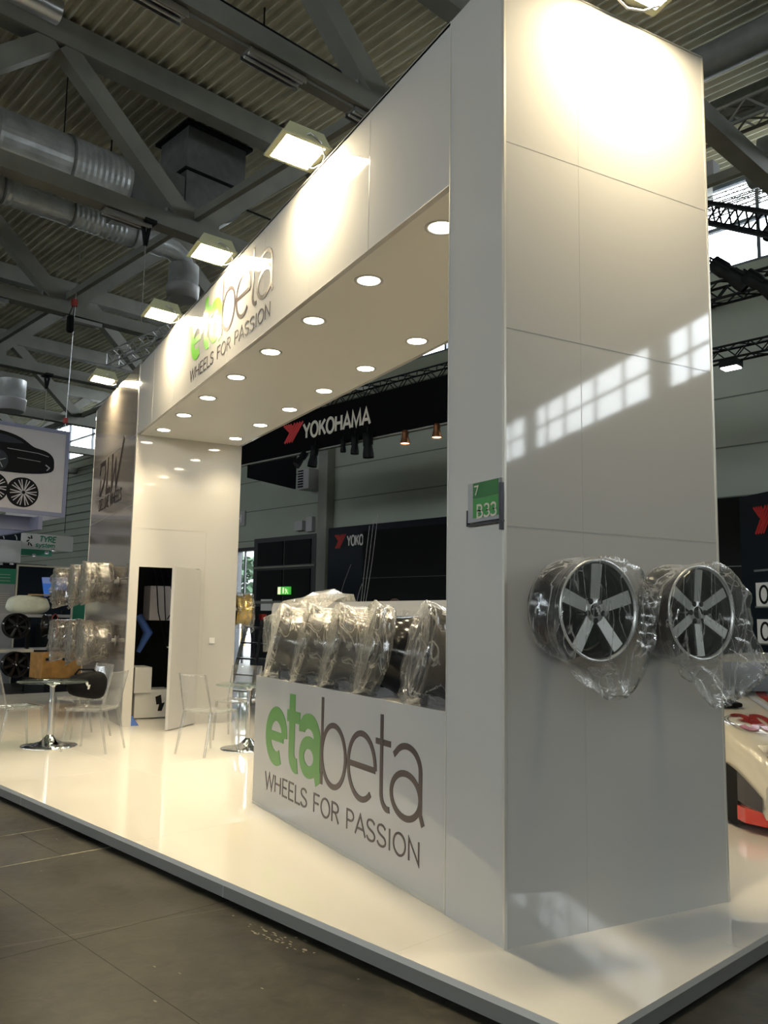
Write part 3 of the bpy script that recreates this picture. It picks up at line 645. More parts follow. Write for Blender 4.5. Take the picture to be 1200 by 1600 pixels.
spotlight(W(-10.42, 7.9, 4.96), PI, A, 'small black spotlight close under the banner, middle of five', .7)
spotlight(W(-10.06, 7.9, 4.93), PI, A, 'black spotlight fourth from left under the banner', 1.0)
spotlight(W(-9.66, 7.9, 4.86), PI*1.02, A, 'larger black spotlight fifth from left under the banner', 1.3)
spotlight(W(-1.05, 5.0, 5.02), 2.3, A+PI*.62, 'large black spotlight in front of the bright window at right', 1.15)
spotlight(W(-.72, 5.0, 4.80), 2.3, A+PI*.62, 'large black spotlight below the sloping truss at the right edge', 1.1)
for i, u in enumerate((-8.62, -7.8)):
    t = thing('copper_spotlight', ['small copper spotlight glowing under the banner, left of two', 'small copper spotlight glowing under the banner beside the tower'][i], 'spotlight', W(u, 7.9, 4.75), A, 'lit copper spotlights')
    MB().lathe([(.05, .26), (.07, .2), (.06, .15), (.10, .02), (.10, 0)], 18).disc(.05, .26, 18).build('body', 'copper', t)
    MB().disc(.085, .012, 18).build('lens', 'amberlens', t)
t = thing('floodlight_small', 'small white lamp under the black truss at right', 'lamp', W(-2.82, 9.0, 5.26), A)
MB().box(-.14, .14, -.1, .1, .02, .12).build('housing', 'black', t); MB().box(-.12, .12, -.09, .09, 0, .02).build('lens', 'whitelens', t)
tag(MB(HALL).bar((-9.6, 9.5, 8.3), (-6.2, 9.5, 8.3), .35, .06).build('skylight_strip', 'stripelamp'), 'bright white light strip seen beyond the soffit edge beside the tower', 'light')
b = MB(HALL)
tag(MB(HALL).box(-3.62, -3.40, 9.9, 10.15, 8.95, 9.2).build('high_bay_lamp', 'grey'), 'grey boxy lamp high at right beside the tower', 'lamp')
t = thing('round_pendant_lamp', 'dark bell lamp in front of the bright window at the right edge', 'lamp', W(-2.05, 9.0, 7.1), A)
MB().lathe([(.03, .35), (.08, .3), (.2, .1), (.22, 0)], 20).build('shade', 'greyrim', t); MB().tube([(0, 0, .35), (0, 0, 3.3)], .008, 5).build('cable', 'black', t)

# ------------------------------------------------------------------ long black banner and Y mark
def ymark(parent, u0, z0, w, h, m):
    b = MB()
    def Q(pts): return [(u0+x*w, z0+z*h) for x, z in pts]
    for k in range(4):
        o_ = k*.11
        ribbon(b, Q([(.03+o_, .97), (.30+o_*.75, .62), (.52-o_*.4+.0, .50-.12*k)]) if k < 3 else Q([(.36, .97), (.5, .7)]), w*.07, .004, m)
    for k in range(4):
        ribbon(b, Q([(.97-k*.13, .97), (.62-k*.115, .36), (.44-k*.115, .03)]), w*.075, .004, m)
    b.build('red_emblem', 'red', parent, True)
bn = thing('black_banner', 'long black hanging banner with red emblem and white brand lettering', 'banner', W(-10.5, 8, 5.0), A)
MB(HALL).box(-16.2, -5.2, 8.0, 8.06, 5.03, 5.93).build('cloth', 'banner_black', bn, True)
MB(HALL).box(-16.2, -5.2, 7.985, 8.075, 5.0, 5.03).build('lower_rail', 'steel', bn, True)
ymark(bn, -12.62, 5.30, .74, .44, HALL @ T(0, 7.995, 0))
b = MB(); text(b, 'YOKOHAMA', -11.88, 5.335, .315, 2.15, .062, HALL @ T(0, 7.995, 0), .004); b.build('white_lettering', 'offwhite', bn, True)
sb = MB(); P0, P1 = W(-12.8, 7.2, 0), W(-14.45, 9.6, 0)
p0, p1 = W(-14.6, 8.05, 0), W(-14.45, 9.8, 0)
dd = (W(-14.54, 9.87, 0)-W(-13.87, 7.73, 0)).normalized(); nn = Vector((-dd.y, dd.x, 0))
a0 = W(-13.87, 7.73, 0)+dd*.32; a1 = W(-14.54, 9.87, 0)
sb.add([a0+Vector((0, 0, 4.7)), a1+Vector((0, 0, 4.7)), a1+Vector((0, 0, 5.55)), a0+Vector((0, 0, 5.55))]+[x+nn*.06 for x in (a0+Vector((0, 0, 4.7)), a1+Vector((0, 0, 4.7)), a1+Vector((0, 0, 5.55)), a0+Vector((0, 0, 5.55)))], [(0, 1, 2, 3), (7, 6, 5, 4), (0, 4, 5, 1), (1, 5, 6, 2), (2, 6, 7, 3), (3, 7, 4, 0)])
tag(sb.build('banner_return', 'banner_black'), 'dark return panel hanging behind the long black banner at its left', 'banner')

# ------------------------------------------------------------------ black stand behind
ws = thing('display_wall', 'dark display wall with small brand lettering and tyre print behind the counter', 'display wall', W(-12, 10.5, FLOOR_Z), A)
MB(HALL).box(-13.95, -9.2, 10.5, 10.7, FLOOR_Z, 3.70).build('panel', 'navy', ws, True)
ymark(ws, -13.70, 3.16, .44, .36, HALL @ T(0, 10.495, 0))
b = MB(); text(b, 'YOKOHAMA', -13.21, 3.22, .24, 1.22, .04, HALL @ T(0, 10.495, 0), .004); b.build('white_lettering', 'white', ws, True)
b = MB()
for rr in (1.25, 1.12, .95): ribbon(b, arc(-11.6, 1.45, rr, rr*1.15, 100, 215, 24), .018, .004, HALL @ T(0, 10.495, 0))
for k in range(16):
    a_ = math.radians(105+k*7); ribbon(b, [(-11.6+1.12*math.cos(a_), 1.45+1.29*math.sin(a_)), (-11.6+.97*math.cos(a_+.05), 1.45+1.11*math.sin(a_+.05))], .012, .004, HALL @ T(0, 10.495, 0))
ribbon(b, [(-13.05, 2.75), (-13.3, 2.3), (-13.42, 2.0)], .012, .004, HALL @ T(0, 10.495, 0))
b.build('tyre_print', 'grey', ws, True)
bk = thing('black_stand_cabin', 'tall black boxy stand cabin behind counter and tower', 'exhibition cabin', W(-7.5, 9.9, FLOOR_Z), A)
MB(HALL).box(-11.86, -3.02, 9.8, 10.4, FLOOR_Z, 3.44).build('carcass', 'black', bk, True)
b = MB(HALL)
for u in (-9.2, -7.0, -5.0, -3.9): b.box(u, u+.012, 9.79, 9.8, FLOOR_Z, 3.44)
for z in (1.2, 2.35): b.box(-11.86, -3.02, 9.79, 9.8, z, z+.012)
b.build('panel_joint', 'greyrim', bk, True)
rp = thing('tyre_display_panel', 'dark panel with red emblem and white tyre pictures at the right edge', 'display panel', W(-2.2, 8.6, FLOOR_Z), A+.35)
m_ = HALL @ T(-2.9, 9.3, 0) @ RZ(-.55)
MB(m_).box(0, 3.2, 0, .12, FLOOR_Z, 3.35).build('panel', 'navy', rp, True)
ymark(rp, .32, 2.75, .5, .42, m_ @ T(0, -.004, 0))
for k in range(4):
    q = MB(m_).box(.34, .75, -.02, 0, 1.72-k*.52, 2.06-k*.52).build('tyre_picture', 'white', rp, True)
    b = MB(); ribbon(b, arc(.52, 1.89-k*.52, .09, .12, 0, 360, 20), .035, .004, m_ @ T(0, -.021, 0)); b.build('tyre_outline', 'black', rp, True)
b = MB(m_); 
for k in range(5): b.box(.30, 1.9, -.012, 0, 2.22-k*.52, 2.25-k*.52)
b.build('shelf_lip', 'alu', rp, True)

# ------------------------------------------------------------------ the pale exhibition stand
# platform (turned with the hall grid)
cu, cv = .712, -.399
pf = thing('stand_platform', 'raised glossy cream platform the whole pale stand is built on', 'platform', W(-6, 3, FLOOR_Z), A)
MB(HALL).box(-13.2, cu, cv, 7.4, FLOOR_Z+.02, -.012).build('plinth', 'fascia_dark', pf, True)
MB(HALL).box(-13.2, cu+.004, cv-.004, 7.4, -.03, 0).build('deck', 'platform', pf, True)
b = MB(HALL)
for k in range(6): b.box(cu-1.02-k*2.44, cu-1.02-k*2.44+.0018, cv-.004, 7.4, -.001, .0004)
for k in range(3): b.box(-13.2, cu, cv+1.24+k*2.44, cv+1.24+k*2.44+.0018, -.001, .0004)
b.build('deck_joint', 'seamlight', pf, True)
b = MB(HALL)
for k in range(4): b.box(cu-2.4-k*3, cu-2.4-k*3+.004, cv-.002, cv, FLOOR_Z+.02, -.03)
b.build('skirting_joint', 'seam', pf, True)

PD, PH, PW, ZS, XL = 1.49, 4.892, .50, 3.896, -8.245
tw = thing('end_tower', 'tall glossy white tower at the near end of the stand', 'tower', (-.25, .75, 0))
MB().box(-PW, 0, 0, PD, 0, PH).build('cladding', 'panel', tw, True)
e = .0025
b = MB()
for z in (1.93, 2.92, 3.905): b.box(-.001, .0008, .012, PD-.012, z, z+.0028)
b.box(-.001, .0008, .4935, .496, .0, PH); b.build('panel_joint', 'seam', tw, True)
b = MB()
for x, y in ((0, 0), (0, PD), (-PW, 0)):
    sx = 1 if x == 0 else -1; sy = -1 if y == 0 else 1
    b.box(min(x-sx*.004, x+sx*.004), max(x-sx*.004, x+sx*.004), y-.010 if y else -.003, y+.003 if y else .010, 0, PH)
b.box(-.006, .004, 0, PD, PH-.006, PH+.003); b.box(-.014, .003, -.0035, .0, 0, PH)
b.build('corner_profile', 'edge', tw, True)
hd = thing('header_beam', 'long white header beam with green and dark brand logo across the opening', 'fascia beam', (-4.3, .75, ZS))
MB().box(XL, -PW, 0, .04, ZS, PH).box(XL, -PW, PD-.04, PD, ZS, PH).box(XL, -PW, 0, PD, PH-.02, PH-.001).build('cladding', 'panel', hd, True)
b = MB(); b.box(XL, -PW, .0401, PD-.0401, ZS-.0, ZS+.02); b.build('soffit', 'soffit', hd, True)
b = MB(); b.box(XL, -PW-.001, -.003, .004, ZS-.003, ZS+.003); b.box(XL, -PW, -.002, .01, PH-.004, PH+.002)
for k in range(1, 8): b.box(-PW-k*.99-.001, -PW-k*.99+.001, -.0012, 0, ZS, PH)
b.box(-PW-.005, -PW, -.002, 0, ZS, PH)
b.build('panel_joint', 'seam', hd, True)
logo(hd, -5.72, 4.225, T(0, -.001, 0), 'green_bright', 'black_letter', .014, 1.055)
# side wall with the cabin door
sw = thing('side_wall', 'white inner side wall with a door opening at the far end of the stand', 'partition wall', (XL, .75, 0))
t_ = .045
b = MB(); b.box(XL-t_, XL, 0, .117, 0, PH-.003); b.box(XL-t_, XL, .947, PD, 0, PH-.003); b.box(XL-t_, XL, .117, .947, 2.10, PH-.003)
b.build('cladding', 'panel', sw, True)
b = MB(); b.box(XL-.0005, XL+.0025, 1.02, 1.024, 0, 2.62); b.box(XL-.0005, XL+.0025, .06, 1.02, 2.62, 2.624); b.box(XL-t_-.004, XL+.004, -.004, 0, 0, PH)
b.build('panel_joint', 'seam', sw, True)
# door leaf: hinged at y=.947, swung outwards
dl = thing('cabin_door', 'open white door leaf with steel lever handle in the side wall', 'door', (XL+.03, .94, 0.012))
ang = math.atan2(.499-.94, -7.744-XL-.03)
mm_ = T(XL+.03, .94, 0) @ RZ(ang)
MB(mm_).box(0, .74, -.02, .02, .012, 2.09).build('leaf', 'panel', dl, True, bevel(.004))
hdl = MB(mm_).box(.66, .69, -.03, -.02, .90, 1.12).build('handle_plate', 'alu', dl, True)
MB(mm_).tube([(.675, -.02, 1.05), (.675, -.07, 1.05), (.56, -.07, 1.05)], .009, 8).build('lever', 'alu', hdl, True)
tag(MB().box(XL, XL+.012, 1.12, 1.20, 1.08, 1.16).build('wall_switch', 'white', mods=bevel(.003)), 'small white light switch on the side wall right of the open door', 'switch')
# mirror-like steel panel wall with the second brand
XD = -11.5
mw = thing('steel_panel_wall', 'tall brushed steel panel wall with dark brand lettering at far left', 'panel wall', ((XL+XD)/2, .1, 0))
MB().box(XD, XL-t_-.004, 0, .05, .001, PH+.02).build('cladding', 'mirror', mw, True)
MB().box(XD-.02, XD, -.004, .06, 0, PH+.02).build('corner_profile', 'edge', mw, True)
b = MB()
for z in (1.95, 2.93, 3.9): b.box(XD, XL-t_, -.0015, 0, z, z+.004)
b.build('panel_joint', 'seam', mw, True)
b = MB(); q = T(0, -.002, 0)
ribbon(b, [(-10.83, 3.68), (-10.80, 3.84), (-10.42, 3.84), (-10.36, 3.68), (-10.50, 3.48), (-10.72, 3.36), (-10.78, 3.36)], .07, .003, q)
ribbon(b, [(-10.80, 3.34), (-10.74, 3.60)], .05, .003, q)
ribbon(b, [(-10.18, 3.88), (-10.24, 3.35), (-9.92, 3.35)], .085, .003, q)
ribbon(b, [(-9.86, 3.88), (-9.84, 3.35), (-9.60, 3.72), (-9.50, 3.35), (-9.06, 4.02)], .085, .003, q)
b.build('large_lettering', 'black_letter', mw, True)
b = MB(); text(b, 'DELUXE WHEELS', -10.78, 3.10, .165, 1.72, .021, q, .003); b.build('small_lettering', 'black_letter', mw, True)

# downlights
dlz = None
for row, (y, n) in enumerate(((.24, 8), (1.23, 8))):
    for k in range(n):
        if dlz is None:
            dlz = thing('downlight', '', 'downlight', (0, 0, 0))
            MB().lathe([(.105, -.001), (.105, -.006), (.086, -.006), (.078, .0)], 28).build('trim_ring', 'white', dlz)
            MB().disc(.08, -.0035, 28).build('lens', 'lamp', dlz)
            sl = bpy.data.lights.new('downlight_beam', 'SPOT'); sl.energy = DOWNLIGHT_W; sl.color = (1, .82, .52); sl.spot_size = math.radians(115); sl.spot_blend = 1.0; sl.shadow_soft_size = .06
            so = bpy.data.objects.new('downlight_beam', sl); COL.objects.link(so); so.parent = dlz; so.location = (0, 0, -.012)
            o = dlz
        else: o = copy_tree(dlz)
        place(o, (-.963-.972*k, y, ZS))
        o['label'] = 'lit round recessed downlight in the front row of the white soffit' if row == 0 else 'lit round recessed downlight in the rear row of the white soffit'
        o['group'] = 'downlights, front row' if row == 0 else 'downlights, rear row'
# arm floodlights
fl = None
FP = [((-2.31, -.19, 4.95), 0, 'lit floodlight on the header nearest the tower'), ((-4.42, -.195, 4.95), 0, 'lit floodlight above the brand logo, second from the tower'),
      ((-6.36, -.195, 4.95), 0, 'lit floodlight on the header, third from the tower'), ((-9.95, -.20, 5.04), 0, 'lit floodlight above the steel panel wall at far left'), ((.28, .80, 4.94), PI/2, 'floodlight on top of the end tower, cut by the top edge of the photo')]
for i, (p, rz, lab) in enumerate(FP):
    if fl is None:
        fl = thing('arm_floodlight', '', 'floodlight', (0, 0, 0))
        # lens faces down and towards the wall (+y local)
        mm2 = RX(math.radians(-5)) @ Matrix.Diagonal((1.12, 1.72, 1.2, 1))
        MB(mm2).add([(-.17, -.11, 0), (.17, -.11, 0), (.17, .11, 0), (-.17, .11, 0), (-.13, -.08, .10), (.13, -.08, .10), (.13, .08, .10), (-.13, .08, .10)], [(0, 1, 5, 4), (1, 2, 6, 5), (2, 3, 7, 6), (3, 0, 4, 7), (4, 5, 6, 7)]).build('housing', 'floodbody', fl)
        MB(mm2).box(-.15, .15, -.09, .09, -.002, .004).build('lens', 'flood', fl)
        MB(mm2).box(-.175, .175, -.115, -.09, -.008, .004).box(-.175, .175, .09, .115, -.008, .004).box(-.175, -.15, -.09, .09, -.008, .004).box(.15, .175, -.09, .09, -.008, .004).build('rim_frame', 'floodbody', fl)
        MB().tube([(.16, .0, .05), (.2, .02, .05), (.2, .10, -.0), (.1, .18, -.035), (.0, .205, -.04)], .008, 6).tube([(-.16, 0, .05), (-.2, .02, .05), (-.2, .10, 0), (-.1, .18, -.035), (0, .205, -.04)], .008, 6).build('bracket', 'alu', fl)
        o = fl
    else: o = copy_tree(fl)
    o['label'] = lab; o['group'] = 'arm floodlights on the stand'
    place(o, p, rz)

# counter
ct = thing('counter', 'glossy counter with green and dark brand logo beside the end tower', 'counter', (-1.9, .3, 0))
MB().add([(-3.34, .008, 0), (-PW, .008, 0), (-PW, .55, 0), (-3.9, .55, 0), (-3.34, .008, 1.0), (-PW, .008, 1.0), (-PW, .55, 1.0), (-3.9, .55, 1.0)], [(0, 1, 5, 4), (1, 2, 6, 5), (2, 3, 7, 6), (3, 0, 4, 7), (4, 5, 6, 7), (3, 2, 1, 0)]).build('body', 'panel', ct, True, bevel(.003, 1))
MB().box(-3.335, -PW, .006, .03, -0.0, .018).build('plinth_strip', 'edge', ct, True)
logo(ct, -3.075, .37, T(0, .007, 0), 'green_letter', 'brown_letter', .0135)
bp_ = thing('counter_back_panel', 'upright white panel with rounded corner behind the wrapped counter wheels', 'panel', (-2.4, .58, 0))
pts = [(-4.46, 0), (-PW-.0, 0), (-PW-.0, 1.60), (-4.40, 1.60)]+[(-4.40+.06*math.cos(a_), 1.54+.06*math.sin(a_)) for a_ in [PI/2+i*PI/12 for i in range(7)]]
MB(T(0, .60, 0) @ RX(PI/2)).prism(pts, 0, .04).build('board', 'panel', bp_, True)

# hall number sign on the tower
sg = thing('stand_number_sign', 'small green and grey sign reading 7 and B33 on the tower corner', 'sign', (-.15, -.02, 1.96))
sm_ = T(-.284, -.012, 0)
MB(sm_).box(0, .27, -.006, .006, 1.965, 2.165).build('plate', 'grey', sg, True)
MB(sm_).box(.048, .262, -.0085, -.006, 2.085, 2.162).build('dark_green_field', 'green_sign', sg, True)
MB(sm_).box(.048, .262, -.0085, -.006, 1.985, 2.083).build('light_green_field', 'green_sign2', sg, True)
b = MB(); text(b, '7', .058, 2.100, .045, .034, .0075, sm_ @ T(0, -.0086, 0), .0012); text(b, 'B33', .082, 1.985, .062, .165, .0105, sm_ @ T(0, -.0086, 0), .0012); b.build('lettering', 'offwhite', sg, True)
MB(sm_).box(-.008, .0, -.01, .008, 1.95, 2.03).box(-.008, .29, -.01, .008, 1.948, 1.958).box(.272, .286, -.012, .01, 1.91, 2.14).build('holder', 'greyrim', sg, True)

# ------------------------------------------------------------------ wheels (local: face towards -y, centre at origin)
def wheel(name, lab, R, dep, spokes, sw_, mats, dish=.03, twin=False, holes=5, capm='darkrim', backing=True, taper=1.0):
    """mats: rim lip, barrel, spoke face, spoke side"""
    lip, bar_, face, side = mats
    w = thing(name, lab, 'wheel', (0, 0, 0))
    m = RX(PI/2)   # local z -> -y
    MB(m).lathe([(R*.93, -.004), (R, .004), (R, .012), (R*.955, .010), (R*.94, -.004)], 64).build('rim_lip', lip, w)
    MB(m).lathe([(R*.985, .004), (R*.93, -.03), (R*.86, -.05), (R*.83, -.09), (R*.86, -.15), (R*.93, -dep+.02), (R, -dep), (R*.985, -dep-.004), (R*.90, -dep+.015), (R*.81, -.14), (R*.79, -.08), (R*.85, -.02), (R*.93, 0)], 64).build('barrel', bar_, w)
    for k in range(spokes):
        a_ = PI/2+2*PI*k/spokes
        for s in ((-1, 1) if twin else (0,)):
            off = s*sw_*.75; r0, r1 = R*.17, R*.94; w0, w1 = (sw_*.5 if twin else sw_*.85), (sw_*.5 if twin else sw_*1.05*taper)
            z0, z1 = -dish, -.004
            mk = m @ RZ(a_+s*.07)
            vs = [(r0, -w0/2+off*.3, z0), (r0, w0/2+off*.3, z0), (r1, w1/2+off, z1), (r1, -w1/2+off, z1)]; ml = [((a[0]+b[0])/2, (a[1]+b[1])/2, (a[2]+b[2])/2-.012*0) for a, b in ((vs[0], vs[3]), (vs[1], vs[2]))]
            f = MB(mk).add(vs+[(x, y, z-.004) for x, y, z in vs], [(0, 1, 2, 3), (7, 6, 5, 4), (0, 4, 5, 1), (1, 5, 6, 2), (2, 6, 7, 3), (3, 7, 4, 0)]).build('spoke', face, w)
            vs2 = [(r0, -w0/2+off*.3-.006, z0-.004), (r0, w0/2+off*.3+.006, z0-.004), (r1, w1/2+off+.008, z1-.006), (r1, -w1/2+off-.008, z1-.006)]
            MB(mk).add(vs2+[(x, y, z-.045) for x, y, z in vs2], [(0, 1, 2, 3), (7, 6, 5, 4), (0, 4, 5, 1), (1, 5, 6, 2), (2, 6, 7, 3), (3, 7, 4, 0)]).build('spoke_flank', side, f)
    h = MB(m).lathe([(R*.13, -dish+.004), (R*.24, -dish+.002), (R*.27, -dish-.01), (R*.27, -dish-.06), (0.001, -dish-.06)], 32).build('hub', face, w)
    for k in range(holes):
        a_ = PI/2+PI/holes+2*PI*k/holes; MB(m @ T(R*.205*math.cos(a_), R*.205*math.sin(a_), 0)).lathe([(.001, -dish+.006), (.0135, -dish+.006), (.0135, -dish-.02)], 16).build('lug_hole', 'black', h)
    c = MB(m).lathe([(.001, -dish+.014), (R*.105, -dish+.012), (R*.125, -dish+.004), (R*.125, -dish-.02)], 28).build('centre_cap', capm, w)
    q = MB(m)
    for k in range(3): q.add([(-.012+.008*k, .014-.012*k, -dish+.0165), (-.002+.008*k, .018-.012*k, -dish+.0165), (.006+.004*k, .004-.012*k, -dish+.0165), (-.010+.006*k, .002-.012*k, -dish+.0165)], [(0, 1, 2, 3)])
    q.build('cap_emblem', 'white', c)
    if backing: MB(m).lathe([(.001, -dep*.55), (R*.78, -dep*.55), (R*.78, -dep*.6), (.001, -dep*.6)], 40).build('dark_backing_disc', 'black', w)  # black disc added so the gaps between the spokes look dark
    return w
def bracket(mtx, lab, dep, wall):
    """short arm between wheel back and wall"""
    return tag(MB(mtx).tube([(0, .06, 0), (0, wall, 0)], .03, 12).lathe([(.001, 0), (.07, 0), (.07, -.01), (.001, -.01)], 20, T(0, wall-.011, 0) @ RX(-PI/2)).build('wheel_mount', 'grey'), lab, 'wall mount')
def bagmesh(name, lab, mtx, outline, R, dep, mt, seed, back=1.0, front=.05, amp=.02, nA=140, group=None, peak=None, neck=None, fold=1.0):
    """sleeve around a wheel: ring at the back, around barrel, free outline in front, closed front sheet"""
    rnd = random.Random(seed); sd = seed*3.17
    def Ro(a):   # outline radius at angle a (0 = right, 90 = up)
        d = math.degrees(a) % 360; o_ = outline+[(outline[0][0]+360, outline[0][1])]
        if d < outline[0][0]: d += 360
        for (a0, r0), (a1, r1) in zip(o_, o_[1:]):
            if a0 <= d <= a1:
                t = (d-a0)/(a1-a0); return r0+(r1-r0)*t
        return outline[0][1]
    rows = []
    prof = [(dep+.02, .10, 0), (dep+.012, .75, 0), (dep+.008, 1.02, 0)]+[(dep*(1-i/9), 1.02+.03*math.sin(i*.7), i/9*.55) for i in range(1, 10)]+[(-front*.35, 1.03, .75), (-front*.7, 1.03, .92), (-front*.9, 1.02, 1.0)]
    for y, kr, mixo in prof:
        row = []
        for i in range(nA):
            a = 2*PI*i/nA; base = R*kr*back; ro = max(Ro(a), R*1.02)
            r = base+(ro-base)*mixo**1.6
            free = max(0, min(1, (r-R)/.06))
            nz = noise.noise(Vector((math.cos(a)*2.6*fold, math.sin(a)*2.6*fold, y*3+sd)))+.7*abs(noise.noise(Vector((math.cos(a)*4.5*fold, math.sin(a)*4.5*fold, y*2+sd))))
            r += nz*amp*(.4+1.3*free)
            r = max(r, R*1.006 if kr > 1 else r)
            dy = noise.noise(Vector((math.cos(a)*4+sd, math.sin(a)*4, y*6)))*amp*(.5+1.5*free)
            row.append((r*math.cos(a), y+dy, r*math.sin(a)))
        rows.append(row)
    last = prof[-1][0]
    for j in range(1, 13):
        t = j/12; row = []
        for i in range(nA):
            a = 2*PI*i/nA; ro = max(Ro(a), R*1.02); r = ro*(1-t)+.002
            n1 = noise.noise(Vector((r*math.cos(a)*8+sd, r*math.sin(a)*6, sd))); n2 = abs(noise.noise(Vector((r*math.cos(a)*13+sd, r*math.sin(a)*7, sd+5))))
            free = max(0, min(1, (r-R*.95)/.05)); sag = .03*free
            y = last+(n1*amp*1.1-n2*amp*1.0)*(.35+1.2*free)+sag
            if r < R*1.0: y = min(y, -.012)
            row.append((r*math.cos(a), y, r*math.sin(a)))
        rows.append(row)
    b = MB(mtx); b.grid(rows, smooth=True, wrap=True)
    o = b.build(name, mt); tag(o, lab, 'plastic bag', group)
    return o
# two bagged wheels on the tower end face
def ew(y, z): return T(.32, y, z) @ RZ(PI/2)
w1 = wheel('alloy_wheel', 'silver five-spoke alloy wheel in clear plastic on the tower end, left of two', .235, .22, 5, .062, ('silver', 'darkrim', 'silver', 'darkrim'), .022)
w1.matrix_world = ew(.292, 1.532)
w2 = wheel('alloy_wheel', 'silver six-spoke alloy wheel in loose plastic on the tower end, right of two', .235, .22, 6, .050, ('silver', 'darkrim', 'silver', 'darkrim'), .022, holes=6)
w2.matrix_world = ew(.966, 1.532)
bracket(ew(.292, 1.532), 'wall mount behind the left bagged wheel on the tower end', .22, .32); bracket(ew(.966, 1.532), 'wall mount behind the right bagged wheel on the tower end', .22, .32)
bagmesh('plastic_bag', 'clear crumpled bag around the five-spoke wheel on the tower', ew(.292, 1.532),
        [(0, .335), (13, .365), (28, .30), (42, .285), (70, .25), (100, .245), (180, .25), (195, .275), (210, .32), (230, .335), (253, .37), (274, .40), (288, .405), (303, .37), (318, .345), (343, .315)], .238, .20, 'bag', 3, front=.06, amp=.014)
bagmesh('plastic_bag', 'clear bag hanging low around the six-spoke wheel on the tower', ew(.966, 1.532),
        [(0, .285), (37, .26), (70, .25), (110, .25), (180, .25), (200, .28), (220, .36), (231, .385), (246, .375), (266, .435), (283, .45), (305, .455), (320, .475), (330, .40), (345, .31)], .238, .20, 'bag', 11, front=.09, amp=.016)
# wheels on the counter
CX = [-.88, -1.50, -2.03, -2.54, -3.08]
outs = [[(0, .29), (60, .285), (120, .29), (200, .30), (250, .31), (290, .30)],
        [(0, .285), (40, .29), (95, .30), (150, .31), (180, .30), (215, .34), (240, .33), (262, .31), (300, .285)],
        [(0, .285), (50, .285), (100, .29), (150, .33), (178, .30), (205, .33), (222, .36), (245, .33), (270, .30), (300, .285)],
        [(0, .285), (60, .285), (110, .29), (150, .30), (190, .32), (230, .34), (262, .31), (300, .285)],
        [(0, .285), (60, .285), (120, .29), (150, .36), (175, .42), (195, .37), (235, .33), (265, .31), (300, .285)]]
wl_ = ['nearest the tower', 'second from the tower', 'in the middle of the row', 'fourth from the tower', 'farthest from the tower']
RC = .272
for i, x in enumerate(CX):
    mtx = T(x, .085, 1.0+.022+RC) @ RZ(-.33) @ RX(-.22)
    if i == 0:
        cw = wheel('alloy_wheel', '', RC, .24, 10, .028, ('greyrim', 'darkrim', 'greyrim', 'darkrim'), .03, backing=False); o = cw
    elif i == 1: o = copy_tree(cw)
    else: o = copy_tree(cw)
    o['label'] = 'dark alloy wheel on the counter, ' + wl_[i]; o['category'] = 'wheel'; o['group'] = 'wheels standing on the counter'
    o.matrix_world = mtx
    bagmesh('plastic_bag', 'crumpled milky plastic over the counter wheel ' + wl_[i], mtx, outs[i], RC+.004, .24 if i != 1 else .07, 'bagmilk' if i not in (0,) else 'bag', 21+i, front=.05, amp=.016, group='plastic bags on the counter wheels')
    # stand block
    st = thing('wheel_stand', 'small clear grey block under the counter wheel ' + wl_[i], 'display stand', (x, .16, 1.0), -.24, 'wheel stands on the counter')
    MB().box(-.09, -.05, -.05, .16, 0, .05).box(.05, .09, -.05, .16, 0, .05).box(-.09, .09, .06, .09, .0, .03).build('block', 'grey', st)
# loose film draped over the back panel and behind the wheels
def film(name, lab, rows, mt, seed, amp=.03):
    b = MB(); R_ = []
    for r in rows:
        R_.append([Vector(p)+Vector((noise.noise(Vector(p)*6+Vector((seed, 0, 0))), noise.noise(Vector(p)*6+Vector((0, seed, 0))), noise.noise(Vector(p)*7+Vector((0, 0, seed)))))*amp for p in r])
    b.grid(R_); return tag(b.build(name, mt), lab, 'plastic film')
rows = []
for i in range(24):
    x = -3.98+(i-7)*.165; hgt = 1.575+.085*math.exp(-((x+3.25)/.40)**2)
    rows.append([(x, .30+.0*j, 1.10+j*.06) for j in range(1, 7)]+[(x, .40, hgt-.05), (x, .48, hgt+.02), (x, .60, hgt+.05), (x, .66, hgt-.06), (x, .68, hgt-.25)])
film('plastic_film', 'loose crumpled film bundle bulging over the white back panel', [[(p[0], p[1], p[2]) for p in r] for r in rows[7:15]], 'bagmilk', 5, .03)
rows = [[(-3.62+.03*j*math.sin(i), .12+.02*i, 1.02+j*.055) for j in range(10)] for i in range(9)]
film('plastic_film', 'crumpled film standing at the left end of the counter', [[(-3.28-.04*i+.02*math.sin(j*2+i), .10+.04*i, 1.005+j*.052+(.02 if j else 0)) for j in range(10)] for i in range(9)], 'bagmilk', 9, .045)
film('plastic_film', 'flattened blueish film behind the counter wheel next to the tower', [[(-1.75+i*.075, .33+.012*j, 1.38+j*.03) for j in range(6)] for i in range(13)], 'bag', 13, .02)

